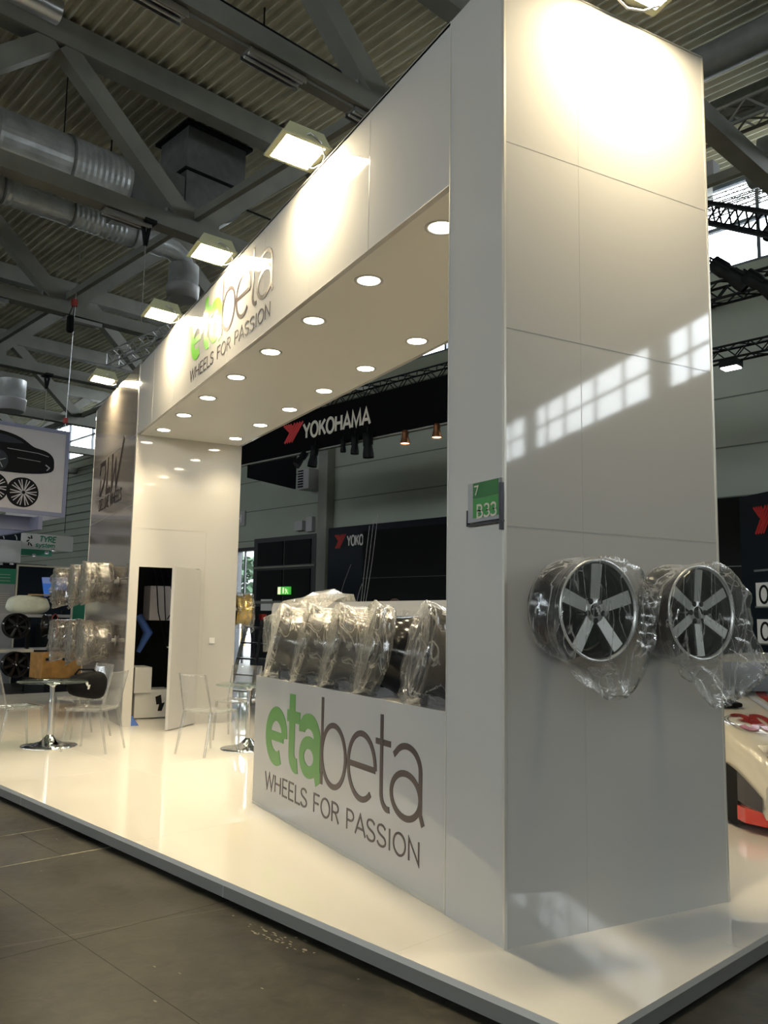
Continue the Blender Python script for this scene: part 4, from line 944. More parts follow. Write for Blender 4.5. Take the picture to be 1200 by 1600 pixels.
# wheels on the steel wall
DW = [(-8.92, 1.91, 0), (-9.95, 1.91, 1), (-10.95, 1.91, 2), (-8.86, 1.10, 3), (-9.85, 1.10, 4), (-10.85, 1.10, 5)]
lab_d = ['upper row, nearest the side wall', 'upper row, middle', 'upper row, farthest left', 'lower row, nearest the side wall', 'lower row, middle', 'lower row, farthest left']
for (x, z, i) in DW:
    mtx = T(x, -.34, z)
    if i == 0: gw = wheel('alloy_wheel', '', .25, .22, 8, .04, ('greyrim', 'greyrim', 'greyrim', 'darkrim'), .03, backing=False); o = gw
    else: o = copy_tree(gw)
    o['label'] = 'grey bagged wheel on the steel wall, ' + lab_d[i]; o['category'] = 'wheel'; o['group'] = 'wheels on the steel wall'; o.matrix_world = mtx
    bracket(mtx, 'wall mount of the steel wall wheel, ' + lab_d[i], .22, .338)
    bagmesh('plastic_bag', 'dusty plastic bag on the steel wall wheel, ' + lab_d[i], mtx,
            [(0, .27), (90, .26), (150, .27), (190, .30+.02*(i % 3)), (230, .33), (265, .36), (300, .30)], .255, .21, 'bagdark', 41+i, front=.16+.12*(i in (2, 5)), amp=.035, group='bags on the steel wall wheels')
# gold wheel hanging on the rear side of the side wall
gy = wheel('alloy_wheel', 'gold wheel in plastic hanging behind the white side wall', .24, .2, 7, .04, ('goldrim', 'goldrim', 'goldrim', 'goldrim'), .02, backing=True)
gm = T(-8.62, 1.80, 1.55) @ RZ(PI-.1)
gy.matrix_world = gm
bagmesh('plastic_bag', 'clear bag trailing from the gold wheel behind the side wall', gm, [(0, .34), (30, .28), (100, .25), (180, .26), (230, .28), (270, .36), (310, .40), (340, .36)], .243, .19, 'bag', 61, front=.05, amp=.02)
tag(MB().bar((-8.27, 1.49, 1.56), (-8.60, 1.62, 1.56), .04).build('wheel_mount', 'grey'), 'grey arm holding the gold wheel behind the side wall', 'wall mount')

# ------------------------------------------------------------------ chairs and tables
def make_chair():
    c = thing('clear_chair', '', 'chair', (0, 0, 0))   # faces +y; seat .46 high
    rows = []
    for i in range(11):
        y = -.20+.42*i/10; rows.append([(x, y, .455-.018*math.cos(x*6)*math.sin(PI*i/10)+(.006 if abs(x) > .18 else 0)) for x in [-.21+.042*k for k in range(11)]])
    def solid(o, th=.012):
        s = o.modifiers.new('thick', 'SOLIDIFY'); s.thickness = th; s.offset = 0
    MB().grid(rows).build('seat', 'poly', c, mods=lambda o: solid(o, .014))
    rows = []
    for j in range(12):
        t = j/11; z = .45+.40*t; y = -.19-.10*t-.03*math.sin(t*PI)*0; hw = .205-.015*t
        rows.append([(hw*(-1+2*k/12), y-.035*(1-(-1+2*k/12)**2), z) for k in range(13)])
    MB().grid(rows).build('backrest', 'poly', c, mods=lambda o: solid(o, .009))
    MB().tube([(-.205, -.19, .45), (-.20, -.24, .65), (-.19, -.29, .85)], .009, 6).tube([(.205, -.19, .45), (.20, -.24, .65), (.19, -.29, .85)], .009, 6).build('back_edge', 'polyedge', c)
    MB().tube([(-.2, .2, .44), (.2, .2, .44)], .011, 6).tube([(-.2, -.18, .44), (.2, -.18, .44)], .011, 6).tube([(-.205, -.18, .44), (-.205, .2, .44)], .011, 6).tube([(.205, -.18, .44), (.205, .2, .44)], .011, 6).build('seat_rail', 'polyedge', c)
    for sx in (-1, 1):
        MB().tube([(sx*.195, -.18, .45), (sx*.215, -.28, .0)], [.019, .012], 8).build('leg', 'polyedge', c)
        MB().tube([(sx*.195, .19, .45), (sx*.205, .235, .0)], [.019, .012], 8).build('leg', 'polyedge', c)
    return c
ch = make_chair()
# (centre x, y, facing angle of +y)
CH = [(-5.83, .42, math.radians(118-90), 'clear plastic chair nearest the counter, its back to the camera'),
      (-6.50, -.68, math.radians(232-90), 'clear plastic chair at the left table, nearest the steel wall'),
      (-6.88, -1.42, math.radians(108-90), 'clear plastic chair at the left edge of the photo'),
      (-7.62, -.62, math.radians(-70-90), 'clear plastic chair behind the left table, holding the black bag'),
      (-6.75, 1.05, math.radians(-40-90), 'clear plastic chair behind the right glass table')]
for i, (x, y, a_, lab) in enumerate(CH):
    o = ch if i == 0 else copy_tree(ch)
    o['label'] = lab; o['group'] = 'clear plastic chairs'; place(o, (x, y, 0), a_)
def make_table():
    t = thing('glass_table', '', 'table', (0, 0, 0))
    MB().lathe([(.001, .698), (.375, .698), (.378, .703), (.375, .708), (.001, .708)], 56).build('tabletop', 'glass', t)
    MB().lathe([(.001, .70), (.36, .699)], 8).v
    MB().tube([(0, 0, .06), (0, 0, .69)], .028, 20).build('column', 'chrome', t)
    MB().lathe([(.11, .69), (.11, .697), (.03, .66), (.03, .64)], 24).disc(.11, .697, 24).build('top_plate', 'chrome', t)
    MB().lathe([(.30, .0), (.30, .008), (.2, .022), (.10, .05), (.05, .10), (.03, .12)], 48).build('base', 'chrome', t)
    return t
tb = make_table(); tb['label'] = 'round glass table with chrome column at left, beside the steel wall'; tb['group'] = 'round glass tables'; place(tb, (-6.97, -1.05, 0))
tb2 = copy_tree(tb); tb2['label'] = 'round glass table partly behind the counter, in front of the side wall'; place(tb2, (-5.94, .90, 0))
# black bag on the rear left chair
bg = thing('black_bag', 'soft black bag with small white emblem on the clear chair', 'bag', (-7.36, -.62, .47), .35)
b = MB()
rows = []
for i in range(13):
    x = -.23+.46*i/12; e_ = (1-abs(x/.235)**3.5)**.4 if abs(x) < .235 else 0
    rows.append([(x+.0, .14*e_*math.copysign(abs(math.cos(a_))**.6, math.cos(a_)), .155+(.15*e_+.02*math.sin(x*9))*math.copysign(abs(math.sin(a_))**.5, math.sin(a_))) for a_ in [2*PI*k/24 for k in range(24)]])
b = MB(RZ(1.15)); b.grid(rows, wrap=True); b.build('body', 'blackfab', bg)
MB(RZ(1.15)).tube([(-.14, -.02, .28), (-.1, -.05, .34), (.06, -.05, .34), (.12, -.02, .28)], .012, 8).build('handle', 'blackfab', bg)
b = MB(RZ(1.15)); b.add([(-.03, -.146, .20), (.0, -.146, .21), (.01, -.146, .16), (-.01, -.146, .155)], [(0, 1, 2, 3)]); b.add([(-.0, -.146, .165), (.03, -.146, .17), (.02, -.146, .12), (-.0, -.146, .115)], [(0, 1, 2, 3)])
b.build('emblem', 'white', bg)
# clutter on the left chair / floor
tag(MB(T(-7.9, -1.9, 0)).lathe([(.001, .0), (.2, .01), (.27, .12), (.2, .28), (.06, .42), (.001, .43)], 18).build('wrapped_parcel', 'bagdark'), 'slack plastic wrapped parcel behind the left table', 'parcel')

# ------------------------------------------------------------------ cabin interior behind the door
tag(MB().box(-11.4, XL-.6, 1.30, 1.34, 0, 2.6).build('cabin_curtain', 'black'), 'black rear wall inside the storage cabin behind the door', 'wall')
tag(MB().box(-9.75, -9.70, .31, 1.30, 0, 2.6).build('cabin_partition', 'black'), 'black partition at the back of the storage cabin', 'wall')
tag(MB().box(-9.55, -9.15, .50, .92, 1.38, 1.88).build('cardboard_carton', 'bannercloth', mods=bevel(.006)), 'pale carton stacked high inside the storage cabin', 'carton')
b = thing('white_carton', 'white carton with dark marks on the cabin floor, upper of two', 'carton', (-9.2, .35, .3))
MB().box(-9.5, -9.02, .31, .55, .36, .72).build('box', 'white', b, True, bevel(.005))
b = thing('white_carton', 'white carton with black emblem on the cabin floor, lower of two', 'carton', (-9.2, .6, 0))
MB().box(-9.5, -9.05, .33, .85, .01, .40).build('box', 'white', b, True, bevel(.005))
MB().add([(-9.048, .62, .30), (-9.048, .70, .33), (-9.048, .72, .20), (-9.048, .64, .19)], [(0, 1, 2, 3)]).add([(-9.048, .68, .20), (-9.048, .76, .22), (-9.048, .72, .10), (-9.048, .66, .10)], [(0, 1, 2, 3)]).build('emblem', 'black', b, True)
tag(MB().lathe([(.001, .0), (.11, 0), (.12, .02), (.14, .30), (.13, .31), (.125, .30)], 20, T(-8.95, .93, 0)).build('white_pot', 'white'), 'white pot on the cabin floor beside the door', 'pot')
fr_ = thing('small_fridge', 'white under-counter fridge just inside the door', 'fridge', (-8.65, 1.15, 0))
MB().box(-8.9, -8.42, .97, 1.28, .02, .84).build('body', 'white', fr_, True, bevel(.01)); MB().box(-8.42, -8.39, .98, 1.27, .04, .82).build('door', 'white', fr_, True, bevel(.006))
lattice((-8.7, 3.35, 0), (-8.7, 3.35, 2.5), .18, 'alu', 'upright silver lattice truss inside the storage cabin', r=.014)
t = thing('pole', 'dark upright pole inside the storage cabin', 'pole', (-9.1, 1.05, 0)); MB().tube([(-9.1, 1.05, 0), (-9.1, 1.05, 2.5)], .02, 8).build('shaft', 'greyrim', t, True)
fl_ = thing('artificial_flowers', 'pink flowers hanging inside the storage cabin', 'flowers', (-9.1, .95, .9)); rnd = random.Random(4)
b = MB()
for i in range(60):
    p = Vector((-9.05+rnd.uniform(-.05, .05), .90+rnd.uniform(-.07, .07), .95+rnd.uniform(-.18, .22))); q_ = Vector((rnd.gauss(0, 1), rnd.gauss(0, 1), rnd.gauss(0, 1))).normalized()*.03; r2 = Vector((rnd.gauss(0, 1), rnd.gauss(0, 1), rnd.gauss(0, 1))).normalized()*.03
    b.add([p-q_, p+r2, p+q_, p-r2], [(0, 1, 2, 3)])
b.build('petals', 'pink', fl_, True); MB().tube([(-9.06, .9, .78), (-9.06, .9, 1.2)], .006, 5).build('stem', 'foliage', fl_, True)
cb = MB(); 
for k in range(3): cb.tube([(-9.1, .45+.1*k, 2.3), (-9.05, .55+.12*k, 2.0-.1*k), (-9.12, .62+.1*k, 1.5), (-9.1, .75, 1.0+.2*k)], .008, 5)
tag(cb.build('cables', 'black'), 'black cables hanging inside the storage cabin', 'cable')
tag(MB().tube([(-9.3, .38, 1.45), (-9.25, .52, 1.2), (-9.28, .40, .92)], [.05, .07, .03], 8).build('blue_cloth', 'bluecloth'), 'blue cloth hanging at the left inside the storage cabin', 'cloth')
tag(MB().add([(-8.33, .10, .001), (-8.33, .24, .001), (-8.48, .24, .001), (-8.48, .10, .001), (-8.40, .16, .13)], [(0, 1, 4), (1, 2, 4), (2, 3, 4), (3, 0, 4), (3, 2, 1, 0)]).build('door_wedge', 'bluecloth'), 'small dark blue pointed piece on the floor at the door opening', 'door stop')

# ladder behind the stand
ld = thing('step_ladder', 'aluminium step ladder with red joints behind the side wall', 'ladder', (-10.45, 2.6, 0), .5)
for s in (-1, 1):
    MB().bar((s*.26, -.35, 0), (s*.15, .0, 1.46), .03, .06).build('front_rail', 'alu', ld); MB().bar((s*.26, .45, 0), (s*.15, .03, 1.44), .025, .05).build('rear_rail', 'greyrim', ld)
    MB().box(s*.15-.03, s*.15+.03, -.05, .07, 1.40, 1.50).build('joint', 'redhook', ld)
for k in range(5):
    z = .22+k*.26; f_ = z/1.46; MB().box(-.26+.11*f_, .26-.11*f_, -.35+.35*f_-.04, -.35+.35*f_+.05, z, z+.025).build('step', 'alu', ld)
    MB().bar((-.26+.11*f_, .45-.42*f_, z), (.26-.11*f_, .45-.42*f_, z), .02).build('crossbar', 'alu', ld)
tag(MB(T(-12.2, 4.2, 0)).box(-.7, .7, -.4, .4, 0, .9).build('covered_crate', 'greyrim', mods=bevel(.08, 3)), 'grey covered crate behind the ladder', 'crate')
cbx = MB(); 
for k in range(3): cbx.tube([W(-9.9+.12*k, 8.2, 3.3+.1*k), W(-10.0+.1*k, 8.2, 2.6), W(-10.15+.06*k, 8.2, 1.5)], .005, 5)
tag(cbx.build('hanging_cables', 'alu'), 'thin pale cables hanging in front of the black cabin', 'cable')

# ------------------------------------------------------------------ neighbouring stand at far left
def Ub(u, v0, v1, z0, z1, th=.06): return MB(HALL).box(u-th, u, v0, v1, z0, z1)
po = thing('glossy_poster_wall', 'dark framed poster wall with blue picture at far left', 'poster wall', W(-17, 4.6, FLOOR_Z), A)
Ub(-17.02, 3.95, 5.27, FLOOR_Z, 2.50).build('panel', 'navy', po, True)
MB(HALL).box(-17.02, -16.99, 3.93, 3.97, FLOOR_Z, 2.53).box(-17.02, -16.99, 5.24, 5.28, FLOOR_Z, 2.53).box(-17.02, -16.99, 3.93, 5.28, 2.49, 2.53).build('frame', 'offwhite', po, True)
q = MB(HALL); q.add([(-16.985, 4.50, 2.24), (-16.985, 5.12, 2.26), (-16.985, 5.12, 1.98), (-16.985, 4.80, 1.98), (-16.985, 4.66, 1.82), (-16.985, 4.58, 1.82)], [(0, 1, 2, 3, 4, 5)]); q.build('blue_picture', 'blue', po, True)
q = MB(HALL); q.add([(-16.98, 4.50, 2.26), (-16.98, 5.12, 2.28), (-16.98, 5.12, 2.14), (-16.98, 4.53, 2.12)], [(0, 1, 2, 3)]); q.build('pale_sky', 'bluepale', po, True)
gp = thing('information_panel', 'grey and green information panel at the left edge', 'display panel', W(-17, 3.2, FLOOR_Z), A)
Ub(-17.0, 2.4, 3.92, FLOOR_Z, 2.42).build('panel', 'grey', gp, True)
MB(HALL).box(-16.999, -16.985, 2.4, 3.92, 2.08, 2.42).build('green_band', 'teal', gp, True)
q = MB(HALL)
for k in range(3): q.box(-16.99, -16.98, 2.9, 3.8, 2.28-k*.07, 2.29-k*.07)
for k in range(6): q.box(-16.99, -16.98, 3.6, 3.82, 1.86-k*.05, 1.87-k*.05)
q.build('fine_print', 'offwhite', gp, True)
q = MB(HALL); q.box(-16.99, -16.98, 3.42, 3.50, 1.74, 1.92); q.box(-16.99, -16.98, 3.30, 3.38, 1.74, 1.92); q.build('dark_pictogram', 'black', gp, True)
ty = thing('hanging_sign', 'pale hanging sign with green lettering and emblem at far left', 'sign', W(-18, 4.5, 2.9), A)
Ub(-18.0, 4.38, 5.62, 2.96, 3.34, .1).build('board', 'white', ty, True)
mU = HALL @ T(-18.0, 0, 0) @ RZ(PI/2)
b = MB(); text(b, 'TYRE', 4.78, 3.16, .13, .40, .028, mU, .005, .12); b.build('upper_lettering', 'teal', ty, True)
b = MB(); text(b, 'system', 4.70, 3.03, .10, .46, .020, mU, .005, .12); b.build('lower_lettering', 'teal', ty, True)
b = MB()
for k in range(5): a_ = math.radians(60+k*50); ribbon(b, [(4.58+.045*math.cos(a_), 3.16+.06*math.sin(a_)), (4.58+.10*math.cos(a_+.5), 3.16+.13*math.sin(a_+.5))], .03, .005, mU)
b.build('emblem', 'black_letter', ty, True)
MB(HALL).box(-18.1, -17.99, 4.38, 5.1, 2.82, 2.96).build('green_strip', 'teal', ty, True)
MB(HALL).bar((-17.9, 5.35, 3.4), (-17.9, 5.35, 5.0), .01).build('cable', 'black', ty, True)
hb = thing('stand_header', 'white lit stand header at the left edge under the small black banner', 'fascia beam', W(-18.3, 3.2, 2.4), A)
Ub(-17.98, 2.2, 4.36, 2.62, 3.14, .1).build('board', 'white', hb, True)
MB(HALL).box(-19.5, -18.0, 2.2, 5.0, 2.50, 2.60).build('canopy', 'black', hb, True)
for i, (v, z) in enumerate(((5.05, 3.0), (4.9, 2.92), (4.6, 2.84), (4.1, 2.62), (3.85, 2.60))):
    t = thing('small_spot', 'tiny lit spot under the far left stand header', 'spotlight', W(-17.8, v, z-.06), A, 'tiny lit spots at far left')
    MB().lathe([(.04, .06), (.05, .0)], 12).build('shade', 'grey', t); MB().disc(.045, .005, 12).build('lens', 'whitelens', t)
wb = thing('wheel_banner', 'small black banner with white wheel drawings at the left edge', 'banner', W(-18.5, 3.8, 3.1), A)
Ub(-18.5, 2.6, 4.53, 3.16, 3.56, .03).build('cloth', 'navy', wb, True)
mV = HALL @ T(-18.499, 0, 0) @ RZ(PI/2)
b = MB(); ribbon(b, arc(4.02, 3.20, .11, .11, 0, 180, 14), .02, .004, mV); ribbon(b, arc(4.38, 3.20, .05, .11, 0, 100, 8), .02, .004, mV)
for k in range(7): b.box(4.0+k*.05, 4.03+k*.05, -.004, 0, 3.47, 3.49, mV)
b.build('white_print', 'white', wb, True)
# hanging car banner (box of printed cloth)
hg = thing('car_banner', 'square hanging banner box printed with a black car and two wheels', 'banner', W(-14.5, 2.5, 3.3), A)
bu = -14.0; V0, V1, Z0, Z1 = 1.55, 3.70, 3.35, 5.09
MB(HALL).box(bu-.02, bu, V0, V1, Z0, Z1).build('cloth', 'bannercloth', hg, True)
MB(HALL).box(bu-.04, bu+.012, V0, V1, Z1-.07, Z1).box(bu-.04, bu+.012, V0, V1, Z0, Z0+.08).box(bu-.04, bu+.012, V1-.07, V1, Z0+.08, Z1-.07).build('frame', 'bannerframe', hg, True)
MB(HALL).box(-17.5, bu-.04, V1-.5, V1-.42, Z0-.28, Z0-.02).box(bu-.6, bu-.5, V0, V1-.42, Z0-.28, Z0).build('inner_frame', 'bannerframe', hg, True)
MB(HALL).box(-17.2, bu-.05, V1-.03, V1, Z0, Z1).build('side_cloth', 'bannercloth', hg, True)
mB = HALL @ T(bu+.002, 0, 0) @ RZ(PI/2)
def flat(b, pts, y, m): b.add([(p[0], y, p[1]) for p in pts], [list(range(len(pts)))], m)
b = MB(); flat(b, smooth_pts([(1.6, 4.90), (2.0, 4.93), (2.45, 4.90), (2.75, 4.82), (2.95, 4.70), (3.05, 4.66), (3.25, 4.62), (3.38, 4.53), (3.42, 4.38), (3.37, 4.22), (3.0, 4.14), (2.4, 4.12), (1.6, 4.13)], 3), -.003, mB); b.build('car_print', 'ink', hg, True)
b = MB(); flat(b, smooth_pts([(1.9, 4.84), (2.3, 4.85), (2.6, 4.80), (2.80, 4.71), (2.2, 4.68), (1.9, 4.68)], 2), -.005, mB); b.build('car_window_print', 'bluegrey', hg, True)
b = MB(); ribbon(b, [(2.5, 4.58), (3.1, 4.56), (3.3, 4.52)], .01, .003, mB @ T(0, -.003, 0)); ribbon(b, [(2.7, 4.42), (3.15, 4.40)], .008, .003, mB @ T(0, -.003, 0)); ribbon(b, [(3.25, 4.35), (3.33, 4.30), (3.28, 4.24)], .02, .003, mB @ T(0, -.003, 0)); b.build('highlight_print', 'grey', hg, True)
def printed_wheel(cx, cz, r, spokes=10):
    b = MB(); flat(b, arc(cx, cz, r, r, 0, 354, 36), -.004, mB); flat(b, arc(cx-.05*r*3, cz, r*.97, r*.99, 0, 354, 36), -.0035, mB); b.build('tyre_print', 'ink', hg, True)
    b = MB()
    for k in range(spokes):
        a_ = 2*PI*k/spokes
        for s in (-.12, .12): ribbon(b, [(cx+r*.12*math.cos(a_), cz+r*.12*math.sin(a_)), (cx+r*.88*math.cos(a_+s), cz+r*.88*math.sin(a_+s))], r*.06, .002, mB @ T(0, -.0045, 0))
    b.build('spoke_print', 'bannercloth', hg, True)
printed_wheel(2.86, 3.76, .29); printed_wheel(2.28, 3.80, .29)
b = MB(); flat(b, arc(2.36, 4.33, .17, .20, 0, 350, 24), -.006, mB); b.build('wheel_print', 'bluegrey', hg, True)
b = MB()
for k in range(5): a_ = .3+2*PI*k/5; ribbon(b, [(2.36, 4.33), (2.36+.13*math.cos(a_), 4.33+.16*math.sin(a_))], .014, .002, mB @ T(0, -.007, 0))
b.build('wheel_spoke_print', 'grey', hg, True)
# chain hoist
hs = thing('chain_hoist', 'black chain hoist with red hook holding the car banner by a cable', 'hoist', W(-14.2, 3.55, 5.1), A)
px_, pv_ = -14.02, 3.60
MB(HALL).tube([(px_, pv_, 5.08), (px_, pv_+.05, 8.0)], .008, 5).build('cable', 'alu', hs, True)
MB(HALL).tube([(px_, pv_, 5.3), (px_, pv_-.12, 5.1)], .006, 5).tube([(px_, pv_, 5.3), (px_, pv_+.08, 5.1)], .006, 5).build('sling', 'black', hs, True)
MB(HALL).box(px_-.05, px_+.05, pv_-.03, pv_+.03, 5.25, 5.36).box(px_-.05, px_+.05, pv_-.02, pv_+.08, 7.72, 7.86).build('hook', 'redhook', hs, True)
MB(HALL).box(px_-.07, px_+.07, pv_-.09, pv_+.03, 7.15, 7.50).build('chain_bag', 'blackfab', hs, True, bevel(.03, 2))
MB(HALL).tube([(px_, pv_-.07, 7.5), (px_, pv_+.02, 7.78)], .01, 5).tube([(px_, pv_+.02, 7.5), (px_, pv_+.04, 7.78)], .01, 5).build('strap', 'black', hs, True)
MB(HALL).tube([(px_, pv_+.05, 7.8), (px_, pv_+.1, 10.4)], .006, 5).build('chain', 'steel', hs, True)
# beam clamps on trusses
for i, (u, v, lab) in enumerate(((-9.7, 2.95, 'black beam clamp under the truss below the big duct'), (-14.9, 6.3, 'black beam clamp on the truss behind the silver lattice'), (-19.8, 5.4, 'black beam clamp on the far left truss'))):
    t = thing('beam_clamp', lab, 'clamp', W(u, v, 7.3), A, 'beam clamps on the roof trusses')
    MB().box(-.17, .17, -.1, .1, .46, .52).build('plate', 'black', t); MB().bar((0, -.06, .48), (0, 0, .12), .05).bar((0, .06, .48), (0, 0, .12), .05).build('clamp_arm', 'black', t); MB().tube([(0, 0, .15), (0, 0, -1.2)], .008, 5).build('chain', 'steel', t)

# neighbouring wheels on display
nw = wheel('alloy_wheel', 'glossy black wheel with tyre on the far left display, upper one', .25, .2, 7, .04, ('darkrim', 'darkrim', 'darkrim', 'darkrim'), .03)
nw.matrix_world = W(-14.5, 3.11, 1.17).to_4d() and (T(*W(-14.5, 3.11, 1.19)) @ RZ(A+PI/2-.1))
nw2 = copy_tree(nw); nw2['label'] = 'glossy black wheel on the far left display, lower one'; nw2.matrix_world = T(*W(-14.5, 3.14, .44)) @ RZ(A+PI/2-.1)
nw3 = wheel('alloy_wheel', 'black wheel with red marked lip on the far left display', .24, .2, 9, .03, ('red', 'darkrim', 'darkrim', 'darkrim'), .05)
nw3.matrix_world = T(*W(-14.7, 3.92, 1.2)) @ RZ(A+PI/2+.9)
rk = thing('wheel_rack', 'dark display rack with steel shelves carrying the far left wheels', 'rack', W(-14.9, 3.5, FLOOR_Z), A)
for v in (2.75, 3.45, 4.15): MB(HALL).box(-14.96, -14.90, v, v+.06, FLOOR_Z, 1.5).build('post', 'black', rk, True)
MB(HALL).box(-15.3, -14.85, 2.7, 4.3, 1.36, 1.42).build('shelf', 'grey', rk, True)
MB(HALL).box(-15.25, -14.9, 2.7, 4.3, .70, .74).build('shelf', 'grey', rk, True)
MB(HALL).box(-14.95, -14.86, 2.7, 3.6, .66, .72).build('pale_edge', 'offwhite', rk, True)  # off-white strip along part of the shelf front
cl_ = MB(T(*W(-15.0, 3.48, 1.42)) @ RZ(A)); rows = []
for i in range(14):
    z = .38*i/13; s_ = (1-abs(2*(i+.4)/13.8-1)**3.2)**.45
    rows.append([((.22*s_+.03*noise.noise(Vector((math.cos(a_)*2, math.sin(a_)*2, z*6))))*math.cos(a_), (.42*s_+.05*noise.noise(Vector((math.cos(a_)*2, math.sin(a_)*2, z*6+9))))*math.sin(a_), z) for a_ in [2*PI*k/28 for k in range(28)]])
cl_.grid(rows, wrap=True); cl_.disc(.05, .37, 8); tag(cl_.build('wrapped_bundle', 'cloth'), 'pale cloth wrapped bundle on top of the far left rack', 'bundle')
tag(MB(T(*W(-14.9, 3.66, 1.80)) @ RZ(A)).box(-.1, .1, -.2, .2, 0, .03).build('cardboard_piece', 'cardboard'), 'flat piece of cardboard lying on the pale wrapped bundle', 'cardboard')
cr = thing('orange_crate', 'orange brown crate with dark handle holes behind the left table', 'crate', W(-13.6, 3.65, FLOOR_Z), A)
MB(HALL).box(-14.1, -13.5, 3.24, 4.1, .222, .70).build('body', 'crate', cr, True, bevel(.01)); 
for k in range(5): MB(HALL).box(-13.499, -13.49, 3.30+k*.16, 3.38+k*.16, .56, .61).build('slot', 'black', cr, True)
tag(MB(HALL).box(-14.2, -13.25, 3.2, 4.2, FLOOR_Z, .22).build('pallet', 'black'), 'low pallet under the orange crate', 'pallet')
tag(MB(HALL).box(-15.6, -15.35, 1.9, 2.65, FLOOR_Z, 1.45).build('white_cabinet', 'white'), 'pale cabinet at the left edge beside the far left wheels', 'cabinet')
tag(MB(HALL).box(-16.9, -16.3, 4.4, 6.8, FLOOR_Z, 1.2).build('black_case', 'black'), 'black flight case behind the orange crate', 'case')
tag(MB(HALL).box(-17.5, -17.3, 5.3, 5.9, FLOOR_Z, 2.3).build('green_panel', 'teal'), 'green panel edge between poster wall and steel wall', 'panel')

# ------------------------------------------------------------------ person behind the back panel
def person():
    p = thing('person', 'person standing far behind the counter, only brown hair top showing', 'person', W(-6.85, 5.95, 0), A)
    me = bpy.data.meshes.new('body')
    V = [(0, 0, .95), (0, 0, 1.15), (0, 0, 1.40), (0, 0, 1.50), (0, .01, 1.58), (0, 0, 1.68), (-.18, 0, 1.40), (-.24, 0, 1.12), (-.22, -.06, .86), (.18, 0, 1.40), (.24, 0, 1.12), (.22, -.06, .86), (-.10, 0, .88), (-.11, .0, .48), (-.11, .03, .06), (.10, 0, .88), (.11, 0, .48), (.11, .03, .06), (-.11, -.12, .03), (.11, -.12, .03)]
    E_ = [(0, 1), (1, 2), (2, 3), (3, 4), (4, 5), (2, 6), (6, 7), (7, 8), (2, 9), (9, 10), (10, 11), (0, 12), (12, 13), (13, 14), (0, 15), (15, 16), (16, 17), (14, 18), (17, 19)]
    Rr = [.15, .14, .15, .06, .08, .09, .06, .045, .03, .06, .045, .03, .09, .06, .045, .09, .06, .045, .035, .035]
    me.from_pydata(V, E_, []); o = bpy.data.objects.new('body', me); COL.objects.link(o); o.parent = p
    s = o.modifiers.new('skin', 'SKIN'); 
    for i, r in enumerate(Rr): me.skin_vertices[0].data[i].radius = (r, r*.8 if i < 3 else r)
    me.skin_vertices[0].data[0].use_root = True
    o.modifiers.new('sub', 'SUBSURF').levels = 2; me.materials.append(M['skin'])
    MB().lathe([(.17, .92), (.18, 1.1), (.20, 1.35), (.14, 1.46), (.075, 1.5)], 20, Matrix.Diagonal((1.1, .72, 1, 1))).build('jumper', 'navy', p)
    rows = [[(.098*math.cos(a_)*math.cos(b_), .105*math.sin(a_)*math.cos(b_)+.012, 1.665+.105*math.sin(b_)) for a_ in [2*PI*k/20 for k in range(20)]] for b_ in [-.1+i*(PI/2+.1)/8 for i in range(9)]]
    MB().grid(rows, wrap=True).build('hair', 'hair', p)
if not hasattr(bpy.types, 'MeshSkinVertex'): pass
person()

# ------------------------------------------------------------------ car at the right edge
HDG = math.atan2(-.583, .812)
car = thing('race_car', 'cream race car with red stripes and number 30 behind the tower at right', 'car', (-2.19, 4.79, 0), HDG)
def hood_z(x, y):
    X = [-2.2, -1.9, -1.3, -.9, -.3, .25, .75, 1.2, 1.8, 2.15, 2.28]; Zc = [.72, .88, .98, 1.14, 1.20, 1.13, .86, .80, .71, .60, .42]; Ze = [.62, .80, .86, .88, .88, .87, .83, .80, .72, .58, .40]
    for i in range(len(X)-1):
        if X[i] <= x <= X[i+1]:
            t = (x-X[i])/(X[i+1]-X[i]); zc = Zc[i]+(Zc[i+1]-Zc[i])*t; ze = Ze[i]+(Ze[i+1]-Ze[i])*t; break
    else: zc, ze = (.42, .4) if x > 0 else (.72, .62)
    k = min(1, abs(y)/.93); return zc+(ze-zc)*k**2.2
def hw(x): return .93 if -1.8 < x < 1.5 else .93-.17*((abs(x)-1.5)/.78)**2 if x > 0 else .93-.08*((abs(x)-1.8)/.4)**2
xs = [-2.2+i*(4.48/56) for i in range(57)]
rows = []
for x in xs:
    w_ = hw(x); r = []
    for k in range(25):
        t = -1+2*k/24; y = w_*(abs(t)**.8*math.copysign(1, t)); z = hood_z(x, y/w_*.93)
        if abs(t) > .86: z -= (abs(t)-.86)**2*3.2
        r.append((x, y, z))
    zl = .12
    L_ = [(x, -w_*1.0, r[0][2]-.06), (x, -w_*1.015, (r[0][2]+zl)/2), (x, -w_*.985, zl)]; R_ = [(a, -b2, c) for a, b2, c in L_[::1]]
    rows.append(L_[::-1]+r+R_)
b = MB(); b.grid(rows)
fr0 = rows[-1]; b.add(fr0, [list(range(len(fr0)))]); b.add(rows[0], [list(range(len(fr0)))]); b.build('body', 'cream', car)
b = MB()
fr_pts = [(2.10, -.93), (2.30, -.80), (2.34, 0), (2.30, .80), (2.10, .93)]
b.add([(x, y*1.0, z) for z in (.07, .17) for x, y in [(2.02, -.885), (2.14, -.865), (2.32, -.70), (2.36, 0), (2.32, .70), (2.14, .865), (2.02, .885)]], [(i, i+1, i+8, i+7) for i in range(6)]+[(0, 7, 13, 6), tuple(range(7))[::-1], tuple(range(7, 14))]); b.build('front_lip', 'carred', car)
